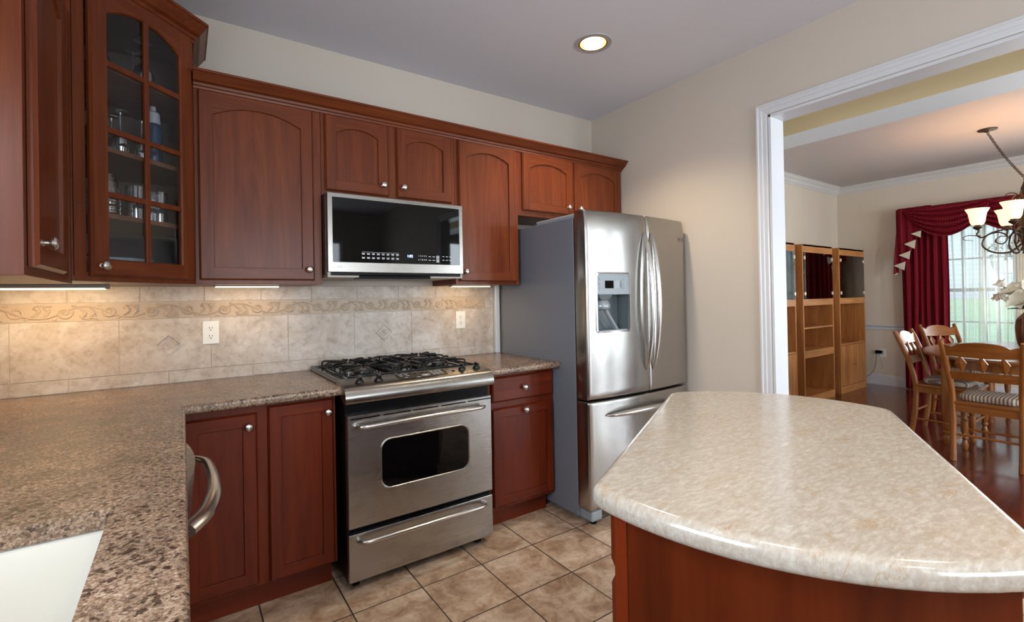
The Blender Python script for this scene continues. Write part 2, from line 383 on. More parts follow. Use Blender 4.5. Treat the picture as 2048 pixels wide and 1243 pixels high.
# ------------------------------------------------------------------ room shell
XL, XR, XJ, XW, YD, ZC, ZD, YB = -1.235, 2.237, 2.371, 7.43, .177, 2.767, 2.83, -6.0
OY0, OY1, OZ = -1.457, -3.7, 2.342      # doorway in the right-hand kitchen wall
struct(MB().box(XL, 2.304, YB, .0, -.1, 0).build('floor', floortile()))
struct(MB().box(2.304, XW, YB, YD, -.1, 0).build('floor_dining', hardwood()))
c = MB(); lx, ly, lr = 1.382, -.900, .087          # ceiling with the hole of the recessed lamp
n = 32
ring = [(lx+lr*math.cos(2*PI*i/n), ly+lr*math.sin(2*PI*i/n)) for i in range(n)]
def sq(i):
    a = 2*PI*i/n; k = .3/max(abs(math.cos(a)), abs(math.sin(a))); return (lx+k*math.cos(a), ly+k*math.sin(a))
c.loops([[(x,y,ZC) for x,y in ring], [(*sq(i), ZC) for i in range(n)]])
c.loops([[(x,y,ZC) for x,y in ring], [(x,y,ZC+.16) for x,y in ring]])
x0, x1, y0, y1 = lx-.3, lx+.3, ly-.3, ly+.3
for a in ((XL, x0, YB, 0), (x1, XR, YB, 0), (x0, x1, YB, y0), (x0, x1, y1, 0)):
    c.add([(a[0],a[2],ZC),(a[1],a[2],ZC),(a[1],a[3],ZC),(a[0],a[3],ZC)], [(0,1,2,3)])
c.box(XL-1.3, XR, YB-.3, .12, ZC+.17, ZC+.25)  # unseen roof slab, overhang added to keep sun off the sink window
struct(c.build('ceiling', ceilp))
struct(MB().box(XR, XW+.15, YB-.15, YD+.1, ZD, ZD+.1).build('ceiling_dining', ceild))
struct(MB().box(XL-.12, XR, 0, .12, -.1, ZC+.17).build('wall_back', wallp))
def wall_with_holes(name, mat_, u0_, u1_, z0, z1, holes, t0, t1, axis):
    us = sorted({u0_, u1_, *[h[0] for h in holes], *[h[1] for h in holes]}); zs = sorted({z0, z1, *[h[2] for h in holes], *[h[3] for h in holes]})
    b = MB()
    for i in range(len(us)-1):
        for j in range(len(zs)-1):
            um, zm = (us[i]+us[i+1])/2, (zs[j]+zs[j+1])/2
            if any(h[0] < um < h[1] and h[2] < zm < h[3] for h in holes): continue
            if axis == 'X': b.box(us[i], us[i+1], t0, t1, zs[j], zs[j+1])
            else: b.box(t0, t1, us[i], us[i+1], zs[j], zs[j+1])
    return struct(b.build(name, mat_))
wall_with_holes('wall_left', wallp, YB-.12, 0, -.1, ZC+.17, [(-3.15, -1.85, 1.12, 2.12)], XL-.12, XL, 'Y')
wall_with_holes('wall_rear', wallp, XL-.12, XW+.12, -.1, ZD+.1, [(-.35, 1.6, .92, 2.3), (2.42, 3.1, .3, 2.4), (3.5, 4.0, .3, 2.4), (4.5, 5.0, .3, 2.4), (5.5, 6.0, .3, 2.4)], YB-.12, YB, 'X')
wall_with_holes('wall_right', [wallp], YB, 0, -.1, ZD, [(OY1, OY0, -.2, OZ)], XR, XJ, 'Y')
struct(MB().box(XJ, XW+.12, YD, YD+.1, -.1, ZD).build('wall_dining_side', wallcream))
struct(MB().box(XJ-.134, XJ, 0, YD+.1, -.1, ZD).build('wall_stub', wallcream))
WY0, WY1, WZ0, WZ1 = -.80, -1.66, .50, 2.12
W2 = (-2.75, -1.86, .50, 2.12)  # unseen second window, added to let light into the dining room
wall_with_holes('wall_window', wallcream, YB, YD+.1, -.1, ZD, [(WY1, WY0, WZ0, WZ1), W2], XW, XW+.12, 'Y')
struct(MB().box(3.22, 3.565, YB, YD, 2.5, ZD-.002).build('wall_beam', [wallyel, ceilw]))
bo = bpy.data.objects['wall_beam']
for p in bo.data.polygons:
    if p.normal.z < -.5: p.material_index = 1
# doorway casing and jamb lining
cas = [(0,0),(0,.018),(.010,.020),(.014,.016),(.030,.016),(.036,.011),(.056,.010),(.060,.005),(.064,.004),(.064,0)]
b = MB()
wpts = [(OY0, 0), (OY0, OZ), (OY1, OZ), (OY1, 0)]
def casing(mb, pts, x, s, prof):
    Ls = []
    for i, (y, z) in enumerate(pts):
        L = []
        for o_, d_ in prof:
            oy = o_ if i < 2 else -o_; oz = 0 if i in (0, 3) else o_
            L.append((x - s*d_, y+oy, z+oz))
        Ls.append(L)
    return mb.loops(Ls, True, True, True)
cprof = [(o_, d_) for o_, d_ in [(.064-a, d) for a, d in cas]]
cprof = [(0.004,0),(0.004,.006),(.012,.009),(.030,.010),(.034,.015),(.050,.016),(.054,.021),(.064,.021),(.064,0)]
casing(b, wpts, XR, 1, cprof)
struct(b.build('trim_1', trimw, bevel=.0015))
b = MB(); casing(b, wpts, XJ, -1, cprof); struct(b.build('trim_2', trimw))
b = MB(); b.box(XR-.006, XJ+.006, OY0-.016, OY0, 0, OZ); b.box(XR-.006, XJ+.006, OY1, OY1+.016, 0, OZ); b.box(XR-.006, XJ+.006, OY1, OY0, OZ-.016, OZ)
struct(b.build('door_1', trimw, bevel=.002))
# crown, chair rail and baseboards of the dining room
crn = [(0,-.10),(.012,-.10),(.014,-.085),(.03,-.072),(.045,-.045),(.075,-.022),(.08,-.010),(.095,-.008),(.095,0),(0,0)]
b = MB(); sweep(b, [(XJ, YD), (XW, YD), (XW, YB)], [(o_, ZD+z_) for o_, z_ in crn]); struct(b.build('trim_3', simple('crown_white', (.68,.67,.66), .4)))
bb = [(0,0),(.016,0),(.016,.105),(.011,.112),(.011,.128),(.004,.137),(0,.137)]
b = MB(); sweep(b, [(XJ, YD), (XW, YD), (XW, YB)], bb); struct(b.build('baseboard_dining', trimw))
cr_ = [(0,.765),(.010,.765),(.014,.778),(.010,.79),(.012,.805),(.026,.822),(.026,.834),(0,.834)]
b = MB(); sweep(b, [(XJ, YD), (XW, YD), (XW, WY0+.09)], cr_); struct(b.build('trim_4', trimw))
b = MB(); sweep(b, [(XR, -.02), (XR, OY0+.066)], bb); struct(b.build('baseboard_right', trimw))

# rear windows (behind the viewer) and the window over the sink
def window(name, u0_, u1_, z0, z1, plane, axis, nu, nz, rail=None, parent=None, fr=.05, verts=None, hors=None):
    root = empty(name, (0,0,0)); struct(root)
    f = MB(); t = .03
    def bx(a, b_, c_, d_, th=t):
        if axis == 'X': f.box(a, b_, plane-th, plane+th, c_, d_)
        else: f.box(plane-th, plane+th, a, b_, c_, d_)
    bx(u0_, u0_+fr, z0, z1, .045); bx(u1_-fr, u1_, z0, z1, .045); bx(u0_+fr, u1_-fr, z0, z0+fr, .045); bx(u0_+fr, u1_-fr, z1-fr, z1, .045)
    if rail: bx(u0_+fr, u1_-fr, rail-.022, rail+.022)
    for u in (verts if verts is not None else [u0_+(u1_-u0_)*k/nu for k in range(1, nu)]): bx(u-.009, u+.009, z0+fr, z1-fr, .012)
    for z in (hors if hors is not None else [z0+(z1-z0)*k/nz for k in range(1, nz)]): bx(u0_+fr, u1_-fr, z-.009, z+.009, .0115)
    f.build('window_frame', trimw, root)
    g_ = MB()
    if axis == 'X': g_.box(u0_+fr, u1_-fr, plane-.004, plane+.004, z0+fr, z1-fr)
    else: g_.box(plane-.004, plane+.004, u0_+fr, u1_-fr, z0+fr, z1-fr)
    g_.build('window_pane', pane, root)
    return root
window('window_1', WY1, WY0, WZ0, WZ1, XW+.06, 'Y', 1, 1, rail=1.30, verts=[-.99, -1.18, -1.385, -1.50], hors=[1.69, .90], fr=.035)
window('window_2', W2[0], W2[1], W2[2], W2[3], XW+.06, 'Y', 3, 1, rail=1.30, hors=[1.69, .90], fr=.035)
window('window_3', -.35, 1.6, .92, 2.3, YB-.06, 'X', 4, 3)
window('window_4', 2.42, 3.1, .3, 2.4, YB-.06, 'X', 2, 4)
for k_ in range(3): window('window_%d' % (5+k_), 3.5+k_, 4.0+k_, .3, 2.4, YB-.06, 'X', 1, 4)  # unseen hall windows, split in three to band the fridge reflection
window('window_8', -3.15, -1.85, 1.12, 2.12, XL-.07, 'Y', 3, 2)
b = MB(); b.box(XW-.012, XW+.02, WY1-.11, WY0+.09, WZ1, WZ1+.09); b.box(XW-.012, XW+.02, WY1-.02-.055, WY1, WZ0, WZ1); b.box(XW-.012, XW+.02, WY0, WY0+.08, WZ0, WZ1); b.box(XW-.05, XW+.02, WY1-.11, WY0+.09, WZ0-.03, WZ0)
struct(b.build('trim_5', simple('window_trim_tan', (.62,.52,.40), .5), bevel=.003))

# ------------------------------------------------------------------ backsplash
bs = struct(MB().box(XL, 1.2305, -.006, 0, .913, 1.392).build('wall_backsplash', grout))
gp = .0016; T = MB()
def tl(x0, x1, z0, z1):
    x0 = max(x0, XL+.001); x1 = min(x1, 1.2295)
    if x1-x0 > .01: T.box(x0+gp, x1-gp, -.0085, -.004, z0+gp, z1-gp)
k = 0
xs = [-1.196+.3617*i for i in range(-1, 8)]
for a_, b_ in zip(xs, xs[1:]): tl(a_, b_ if b_ < 1.2 else 1.23, .975, 1.2333)
xs = [-1.011+.3625*i-.3625 for i in range(0, 9)]
for a_, b_ in zip(xs, xs[1:]): tl(a_, b_, .915, .975)
xs = [-1.013+.2567*i-.2567 for i in range(0, 11)]
for a_, b_ in zip(xs, xs[1:]): tl(a_, b_, 1.3134, 1.391)
tl(1.165, 1.23, 1.2333, 1.3134)
T.build('tile', walltile, bs, bevel=.0015)
# relief border: scrolling vine
L = MB(); x = XL+.002
while x < 1.16:
    L.box(x+.0006, min(x+.3, 1.165)-.0006, -.0095, -.004, 1.2345, 1.3122); x += .3
def spiral(cx_, cz_, r_, turns, a0, sgn, n_=22):
    return [(cx_+sgn*r_*(1-.78*t)*math.cos(a0+turns*2*PI*t), -.0125, cz_+r_*(1-.78*t)*math.sin(a0+turns*2*PI*t)) for t in [i/n_ for i in range(n_+1)]]
per = .152; x = XL-.02; kk = 0; zc_ = 1.2733
while x < 1.14:
    s_ = 1 if kk % 2 == 0 else -1
    def cl(P): return [p for p in P if XL+.004 < p[0] < 1.162]
    vine = [(x+per*t, -.0125, zc_+s_*.026*math.cos(PI*t)) for t in [i/12 for i in range(13)]]
    sp_ = spiral(x+per*.55, zc_+s_*.002, .027, 1.35, PI*.9, s_, 24)
    lf = smoothpath([(x+per*.1, -.0125, zc_+s_*.020), (x+per*.2, -.0125, zc_-s_*.004), (x+per*.12, -.0125, zc_-s_*.024), (x+per*.28, -.0125, zc_-s_*.030)], 5)
    lf2 = smoothpath([(x+per*.85, -.0125, zc_-s_*.02), (x+per*1.0, -.0125, zc_+s_*.004), (x+per*.93, -.0125, zc_+s_*.026), (x+per*1.08, -.0125, zc_+s_*.030)], 5)
    for P, r_ in ((vine, .0030), (sp_, .0030), (lf, .0034), (lf2, .0034)):
        P = cl(P)
        if len(P) > 3: L.tube(P, lambda t, r_=r_, P=P, vine=vine: 1.45*r_ if len(P) == len(vine) else 1.6*r_*(.55+.7*math.sin(PI*min(1, t+.08))), 6, up=(0,1,0))
    for dx, dz, q in ((.55, .002, .008), (.2, -.018, .007), (.93, .018, .007), (.33, .03, .0055), (.75, -.028, .006)):
        xx = x+per*dx
        if XL+.01 < xx < 1.155:
            L.loops([[(xx+q*1.5*math.cos(a)*kx, -.0095-.004*ky, zc_+s_*dz+q*math.sin(a)*kx) for a in [2*PI*i/10 for i in range(10)]] for kx, ky in ((1,0),(.8,.7),(.35,1))], True, False, True)
    x += per; kk += 1
L.build('relief_border_tile', border, bs, smooth=True)
for cx_ in (-.6475, .434):
    D = MB(); cz_ = 1.105; r_ = .052
    for k0, k1, yy in ((1.0, .88, -.013),):
        P = [(cx_+r_*math.cos(a)*q, y_, cz_+r_*math.sin(a)*q) for q, y_ in ((1,-.006),(1,-.0155),(.9,-.0155),(.82,-.0095)) for a in (0, PI/2, PI, 3*PI/2)]
        D.add(P, [(4*i+j, 4*i+(j+1)%4, 4*i+4+(j+1)%4, 4*i+4+j) for i in range(3) for j in range(4)]+[(12,13,14,15)])
    for s_, a0 in ((1, 0), (-1, PI)):
        D.tube([(cx_+s_*.004+p*math.cos(t), -.011, cz_+p*math.sin(t)) for t, p in [(a0+i*.35, .025*(1-i/18)) for i in range(16)]], .003, 6, up=(0,1,0))
    D.tube([(cx_-.03, -.011, cz_-.004), (cx_-.012, -.012, cz_+.012), (cx_+.012, -.012, cz_-.012), (cx_+.03, -.011, cz_+.004)], .003, 6, up=(0,1,0))
    D.build('diamond_inset_tile', walltile, bs, smooth=True)
struct(MB().box(1.236, 1.272, -.032, 0, .915, 1.40).build('trim_6', trimw, bevel=.004))

def outlet(name, x, z, label):
    root = empty(name, (x, -.0095, z), 0, label, 'outlet', 'wall outlets')
    MB().box(-.036, .036, -.005, .0, -.058, .058).build('cover_plate', white, root, bevel=.003)
    for s_ in (-1, 1):
        r_ = MB(); P = [(.017*math.cos(a)*(1 if abs(math.cos(a)) > .5 else 1), .0145*math.sin(a)+s_*.0205) for a in [2*PI*i/20 for i in range(20)]]
        r_.prism_y(P, -.0066, -.004)
        rr_ = r_.build('receptacle', white, root)
        q = MB(); q.box(-.0075, -.0052, -.0069, -.006, s_*.0205-.001, s_*.0205+.009); q.box(.0052, .0075, -.0069, -.006, s_*.0205-.001, s_*.0205+.008)
        q.box(-.0025, .0025, -.0069, -.006, s_*.0205-.010, s_*.0205-.005); q.build('slot', slot, rr_)
    MB().lathe([(.003,0),(.003,.0012)], 10).xf(Matrix.Rotation(PI/2, 4, 'X')).build('screw', nickel, root, loc=(0,-.005,0))
    return root
outlet('wall_outlet', -.473, 1.1545, 'white duplex outlet on the backsplash between two cabinet corners left of the range')
outlet('wall_outlet', .9645, 1.1595, 'white duplex outlet on the backsplash beside the refrigerator')

# ------------------------------------------------------------------ cabinet doors
knob_me = None
def knob(parent, loc, rz=0):
    global knob_me
    if knob_me is None:
        m = MB().lathe([(.009,0),(.009,.002),(.0055,.004),(.0050,.013),(.009,.017),(.0150,.020),(.0165,.0245),(.014,.029),(.008,.0315),(.001,.0322)], 24)
        m.xf(Matrix.Rotation(PI/2, 4, 'X')); o = m.build('knob', nickel, parent, smooth=True); knob_me = o.data
    else:
        o = bpy.data.objects.new('knob', knob_me); COL.objects.link(o); o.parent = parent
    o.location = loc; return o
def door(parent, x0, x1, z0, z1, y, arch=0, kn=None, mats=None, glass=False, stile=.056, name='door', mull=None, t=.02):
    """door in the plane y of its cabinet, facing -y"""
    w, h = x1-x0, z1-z0; s_, cc = stile, .007
    mats = mats or [cherry, cherryH]
    na = 14
    hs = h-s_-arch
    arc = []
    if arch:
        iw = w-2*s_; rad = (iw*iw/4+arch*arch)/(2*arch)
        for i in range(na+1):
            xx = iw-iw*i/na; arc.append((s_+xx, hs+math.sqrt(rad*rad-(xx-iw/2)**2)-(rad-arch)))
    else: arc = [(w-s_, hs), (s_, hs)]
    inner = [(s_, s_), (w-s_, s_)]+arc
    def inset(L_, d):
        cx_, cz_ = w/2, (s_+hs)/2; o = []
        nn = len(L_)
        for i in range(nn):
            a = Vector(L_[i-1]); b_ = Vector(L_[i]); c_ = Vector(L_[(i+1) % nn])
            n0 = Vector((-(b_-a).y, (b_-a).x)).normalized(); n1 = Vector((-(c_-b_).y, (c_-b_).x)).normalized(); nm = (n0+n1).normalized()
            o.append(tuple(b_+nm*(d/max(.4, nm.dot(n0)))))
        return o
    m = MB()
    R_ = lambda d, yy: [(d, yy, d), (w-d, yy, d), (w-d, yy, h-d), (d, yy, h-d)]
    m.loops([R_(0, 0), R_(0, -t+.009), R_(.004, -t+.004), R_(cc, -t)], True, not glass, False)
    # front of stiles and rails
    A = lambda L_, yy: [(p[0], yy, p[1]) for p in L_]
    xsr = [p[0] for p in arc]
    m.add(A([(cc,cc),(s_,cc),(s_,s_),(s_,hs),(s_,h-cc),(cc,h-cc)], -t), [tuple(range(6))])
    m.add(A([(w-cc,cc),(w-cc,h-cc),(w-s_,h-cc),(w-s_,hs),(w-s_,s_),(w-s_,cc)], -t), [tuple(range(6))])
    m.add(A([(s_,cc),(w-s_,cc),(w-s_,s_),(s_,s_)], -t), [(0,1,2,3)], 1)
    tops = [(x_, h-cc) for x_ in xsr]
    na_ = len(arc); m.add(A(arc, -t)+A(tops, -t), [(i, i+1, na_+i+1, na_+i) for i in range(na_-1)], 1)
    if glass:
        m.loops([A(inner, -t), A(inset(inner, .005), -t+.006), A(inset(inner, .005), 0)])
        ii = inset(inner, .005); m.add([(0,0,0),(w,0,0),(w,0,h),(0,0,h)]+A(ii, 0), [(0,1,5,4), (1,2)+tuple([6, 5]), (2,3)+tuple(range(4+len(ii)-1, 5, -1)), (3,0,4,4+len(ii)-1)])
    else:
        m.loops([A(inner, -t), A(inset(inner, .0015), -t+.0015), A(inset(inner, .0022), -t+.0095)])
        m.add(A(inset(inner, .0022), -t+.0095), [tuple(range(len(inner)))])
    d = m.build(name, mats, parent, loc=(x0, y, z0))
    if glass:
        MB().prism_y(inset(inner, .003), -.010, -.007).build('glass_pane', cabglass, d)
        q = MB(); q.box(w/2-.011, w/2+.011, -.019, -.006, s_, h-s_-.002)
        for zz in mull: q.box(s_+.002, w-s_-.002, -.0185, -.0055, zz-.011, zz+.011)
        q.build('muntin', mats[0], d, bevel=.004)
    if kn: knob(d, (kn[0]-x0, -t, kn[1]-z0))
    return d
def slab(parent, x0, x1, z0, z1, y, kn=None, mats=None, name='drawer', t=.02):
    w, h = x1-x0, z1-z0
    m = MB(); R_ = lambda d, yy: [(d, yy, d), (w-d, yy, d), (w-d, yy, h-d), (d, yy, h-d)]
    m.loops([R_(0,0), R_(0,-t+.009), R_(.004,-t+.004), R_(.010,-t)], True, True, True)
    d = m.build(name, mats or cherryH, parent, loc=(x0, y, z0))
    if kn: knob(d, (kn[0]-x0, -t, kn[1]-z0))
    return d

UG = 'upper cherry cabinets'
def upper(name, x0, x1, z0, z1, label, doors):
    root = empty(name, (0,0,z0), 0, label, 'cabinet', UG)
    zz = z0
    m = MB(); m.box(x0+.0008, x1-.0008, -.33, -.001, 0, z1-z0); m.build('cabinet_body', cherry, root, bevel=.001)
    for (a, b_, c_, d_, arch, kn) in doors:
        dd = door(root, a, b_, c_-z0, d_-z0, -.3305, arch, (kn[0], kn[1]-z0) if kn else None)
    return root
ZT = 2.30
upper('upper_cabinet', -.54, 0.0, 1.389, ZT, 'cherry wall cabinet with one large arched door between the glass-door cabinet and the microwave', [(-.525, -.040, 1.408, 2.264, .050, (-.068, 1.462))])
upper('upper_cabinet', 0.0, .765, 1.848, ZT, 'short two-door cherry cabinet directly above the microwave', [(.018, .352, 1.872, 2.264, .034, (.318, 1.928)), (.400, .742, 1.872, 2.264, .034, (.433, 1.928))])
upper('upper_cabinet', .765, 1.232, 1.389, ZT, 'tall narrow cherry cabinet with arched door between microwave and refrigerator', [(.788, 1.210, 1.408, 2.264, .042, (.822, 1.466))])
upper('upper_cabinet', 1.232, 2.215, 1.846, ZT, 'short two-door cherry cabinet directly above the refrigerator', [(1.265, 1.702, 1.880, 2.264, .042, (1.656, 1.932)), (1.728, 2.190, 1.880, 2.264, .042, (1.765, 1.932))])
crown = [(0,0),(.006,0),(.008,.010),(.014,.013),(.016,.024),(.030,.030),(.046,.048),(.056,.060),(.062,.062),(.062,.072),(0,.072)]
b = MB(); sweep(b, [(-.54, -.331), (2.2165, -.331), (2.2165, -.002)], [(o_, 2.266+z_) for o_, z_ in crown])
tag(b.build('crown_molding', cherryH, bevel=.0008), 'long cherry crown molding running along the top of the wall cabinets over the range', 'molding')

# diagonal glass-door corner cabinet
CX0, CY0, CX1, CY1 = -.893, -.683, -.54, -.33
root = empty('corner_cabinet', (0,0,1.389), 0, 'diagonal corner cabinet with arched glass door full of stemware', 'cabinet')
H = 2.50-1.389
pent = [(XL+.001, -.001), (CX1, -.001), (CX1, CY1), (CX0, CY0), (XL+.001, CY0)]
m = MB(); dark_in = simple('cabinet_interior', (.22,.155,.12), .5)
m.prism([(XL+.001,CY0),(CX0,CY0),(CX1,CY1),(CX1,-.001),(XL+.001,-.001)], 0, .018)
m.prism([(XL+.001,CY0),(CX0,CY0),(CX1,CY1),(CX1,-.001),(XL+.001,-.001)], H-.018, H)
m.box(CX1-.016, CX1-.0008, CY1+.003, -.001, .018, H-.018)
m.box(XL+.001, CX0-.003, CY0+.0008, CY0+.016, .018, H-.018)
m.box(XL+.001, XL+.010, CY0+.016, -.001, .018, H-.018, 1); m.box(XL+.010, CX1-.016, -.010, -.001, .018, H-.018, 1)
m.build('cabinet_body', [cherry, dark_in], root)
SH = [1.648, 1.898, 2.205]
for z in SH:
    s_ = MB(); s_.prism([(XL+.012,CY0+.03),(CX0-.02,CY0+.03),(CX1-.03,CY1-.0+.015),(CX1-.018,CY1+.03),(CX1-.018,-.012),(XL+.012,-.012)], z-1.389-.018, z-1.389)
    s_.build('shelf', wood('shelf_wood%d' % int(z*100), (.20,.09,.05), (.26,.12,.07), (.30,.15,.09), axis='X'), root)
dl = math.hypot(CX1-CX0, CY1-CY0)
ff = empty('face_frame_group', (CX0, CY0, 0), R(45)); ff.parent = root
# local x runs along the diagonal, facing -y
fr = MB(); fr.box(0, .040, -.001, .018, 0, H); fr.box(dl-.030, dl, -.001, .018, 0, H); fr.box(.040, dl-.030, -.001, .018, 0, .032); fr.box(.040, dl-.030, -.001, .018, H-.05, H)
bpy.data.objects.remove(ff)
fo = fr.build('face_frame', cherry, root, loc=(CX0, CY0, 0), rot=(0,0,R(45)), bevel=.001)
def placed(o, loc, rz): o.location = loc; o.rotation_euler = (0,0,rz)
DW0, DW1, DZ0, DZ1 = .045, dl-.024, 1.408, 2.478
gd = door(root, 0, DW1-DW0, 0, DZ1-DZ0, 0, .055, (.030, .036), glass=True, stile=.057, mull=[1.706-1.408, 1.943-1.408, 2.186-1.408])
e = Vector((math.cos(R(45)), math.sin(R(45)))); nn = Vector((e.y, -e.x))
gd.location = (CX0+e.x*DW0+nn.x*.0015, CY0+e.y*DW0+nn.y*.0015, DZ0-1.389); gd.rotation_euler = (0,0,R(45))
b = MB(); sweep(b, [(XL+.003, CY0-.0), (CX0, CY0), (CX1, CY1), (CX1, -.002)], [(o_, 1.111-.03+z_*1.25-.005) for o_, z_ in crown])
b.build('cabinet_crown', cherryH, root)

# cabinet on the left wall, seen almost edge-on
root = empty('side_wall_cabinet', (-.9, -1.27, 1.378), R(90), 'cherry cabinet on the side wall by the window, its arched door seen edge-on', 'cabinet', UG)
wd_ = 1.27-.6845
MB().box(0, wd_, 0.001, .334, 0, .93).build('cabinet_body', cherry, root, bevel=.001)
door(root, .028, .385, .022, .886, -.0005, .045, (.058, .085))
MB().box(wd_-.028, wd_-.0005, -.0012, .001, 0, .93).build('filler_strip', cherry, root)
# underside valance light (gray housing with a warm strip)
UL = 'under-cabinet light bars'
def lightbar(name, x0, x1, y0, y1, z, label, power, deep=.022):
    r_ = empty(name, (0,0,z), 0, label, 'light', UL)
    MB().box(x0, x1, y0, y1, -deep, 0).build('housing', simple('bar_housing', (.30,.28,.26), .5), r_, bevel=.002)
    MB().box(x0+.008, x1-.012, y0-.0008, y1-.012, -deep-.003, -deep+.003).build('diffuser', stripm, r_)
    a = area('bar_light', ((x0+x1)/2, (y0+y1)/2, z-deep-.006), (0, .35, -1), x1-x0-.03, .02, power, (1.0, .70, .36)); return r_
lightbar('undercabinet_light', -1.20, -.842, -.29, -.235, 1.389, 'long gray light bar glowing under the corner cabinet', 1.3, .018)
lightbar('undercabinet_light', -.468, -.176, -.225, -.19, 1.3888, 'short light bar under the large arched-door cabinet left of the range', .42, .009)
lightbar('undercabinet_light', .790, 1.085, -.225, -.19, 1.3888, 'short light bar under the narrow cabinet beside the refrigerator', .5, .009)

# ------------------------------------------------------------------ glassware in the corner cabinet
def wine(h, r_, inv=True):
    P = [(.0,.0),(r_*.85,.001),(r_*.85,.003),(.006,.008),(.0035,.02),(.0035,h*.45),(.008,h*.48),(r_*.7,h*.56),(r_,h*.72),(r_*.93,h*.88),(r_*.8,h),(r_*.78,h),(r_*.9,h*.87),(r_*.96,h*.72),(r_*.66,h*.57),(.001,h*.50)]
    if inv: P = [(a, h-z) for a, z in P][::-1]
    return MB().lathe(P, 24, cap=False)
def tumbler(h, r_, taper=.9):
    P = [(.001,.004),(r_*taper-.002,.004),(r_-.0022,h),(r_,h),(r_*taper,0),(.001,0)]
    return MB().lathe(P, 24, cap=False)
protos = {}
def glass_thing(kind, mbf, x, y, z, label, name, cat, grp, m_=ware):
    if kind not in protos:
        o = mbf().build(name, m_, smooth=True); protos[kind] = o
    else:
        o = protos[kind].copy(); COL.objects.link(o)
    o.location = (x, y, z+.0005); tag(o, label, cat, grp); return o
def along(u, d):   # u metres along the diagonal from its left end, d metres behind it
    return (CX0+e.x*u-nn.x*d, CY0+e.y*u-nn.y*d)
for i, (u, d) in enumerate([(.135, .075), (.215, .15), (.345, .09), (.40, .20)]):
    glass_thing('wine_big', lambda: wine(.20, .040), *along(u, d), 2.205, 'large wine glass upside down on top shelf, ' + ['at the knob side', 'second from the knob side', 'third from the knob side', 'at the hinge side'][i], 'wine_glass', 'glass', 'wine glasses on the top shelf')
w2 = [(.125, .07), (.175, .15), (.235, .08), (.275, .17), (.325, .08)]
for i, (u, d) in enumerate(w2):
    glass_thing('wine_small', lambda: wine(.17, .029), *along(u, d), 1.898, 'slim wine glass upside down on the second shelf, ' + ['nearest the knob side in front', 'behind the one at the knob side', 'in front of the center muntin row', 'at the back in the center', 'front row beside the blue bottle'][i], 'wine_glass', 'glass', 'slim stemware on the second shelf')
bt = empty('water_bottle', (*along(.405, .11), 1.8985), 0, 'blue water bottle with white cap among the glasses', 'bottle')
MB().lathe([(.030,0),(.032,.004),(.032,.15),(.028,.17),(.022,.18)], 20).build('bottle_body', simple('bottle_blue', (.03,.08,.16), .3), bt, smooth=True)
MB().lathe([(.024,.18),(.026,.185),(.024,.225),(.012,.235),(.010,.255),(.004,.257)], 20).build('bottle_cap', simple('bottle_cap', (.55,.60,.66), .4), bt, smooth=True)
rb = glass_thing('jar', lambda: MB().lathe([(.001,.004)]+[(.052+.006*math.sin(PI*t)-.014*t+.0012*math.sin(t*50), .004+.15*t) for t in [i/30 for i in range(31)]]+[(.001,.156)], 24, cap=False), *along(.175, .09), 1.648, 'large ribbed glass tumbler upside down on the third shelf', 'ribbed_glass', 'glass', 'tumblers on the third shelf')
for i, (u, d) in enumerate([(.285, .07), (.345, .10), (.40, .08)]):
    glass_thing('tumb', lambda: tumbler(.13, .033), *along(u, d), 1.648, ['short clear tumbler beside the ribbed glass', 'clear tumbler in the middle of the third shelf', 'clear tumbler at the hinge side of the third shelf'][i], 'drinking_glass', 'glass', 'tumblers on the third shelf')
pb = MB().lathe([(.09,0),(.095,.005),(.13,.05),(.142,.078),(.138,.078),(.11,.030),(.001,.02)], 32, cap=True).build('serving_bowl', simple('bowl_pale_blue', (.55,.66,.70), .3), smooth=True)
pb.location = (*along(.26, .17), 1.4078); tag(pb, 'pale blue wide bowl on the cabinet floor behind glass door', 'bowl')
pb = MB().box(-.13, .13, -.03, .03, 0, .115).build('storage_box', simple('box_slate', (.045,.055,.075), .5), bevel=.006)
pb.location = (*along(.26, .36), 1.4078); pb.rotation_euler = (0,0,R(45)); tag(pb, 'dark slate storage box behind the pale bowl', 'box')

# ------------------------------------------------------------------ base cabinets and counters
CF = -.6825; XE = -.585; CT = .915; TH = .036
def slab_outline(mb, poly, z1, th, r_=.010, mi=0, n_=4):
    """slab with rounded top edge; poly CCW"""
    def ins(d):
        o = []; k_ = len(poly)
        for i in range(k_):
            a, b_, c_ = Vector(poly[i-1]), Vector(poly[i]), Vector(poly[(i+1) % k_])
            n0 = Vector((-(b_-a).y, (b_-a).x)).normalized(); n1 = Vector((-(c_-b_).y, (c_-b_).x)).normalized(); nm = (n0+n1).normalized()
            o.append(b_+nm*(d/max(.5, nm.dot(n0))))
        return o
    Ls = []
    for k_ in range(n_+1):
        a = PI/2*k_/n_; q = ins(r_*(1-math.cos(PI/2-a)) if False else r_*(1-math.sin(a)))
        Ls.append([(p.x, p.y, z1-th+r_*(1-math.cos(a))) for p in q])
    for k_ in range(n_+1):
        a = PI/2*k_/n_; q = ins(r_*(1-math.cos(a)))
        Ls.append([(p.x, p.y, z1-r_+r_*math.sin(a)) for p in q])
    Ls.append([(p.x, p.y, z1) for p in ins(r_*1.25)]); Ls.append([(p.x, p.y, z1) for p in ins(r_*2.2)])
    return mb, Ls
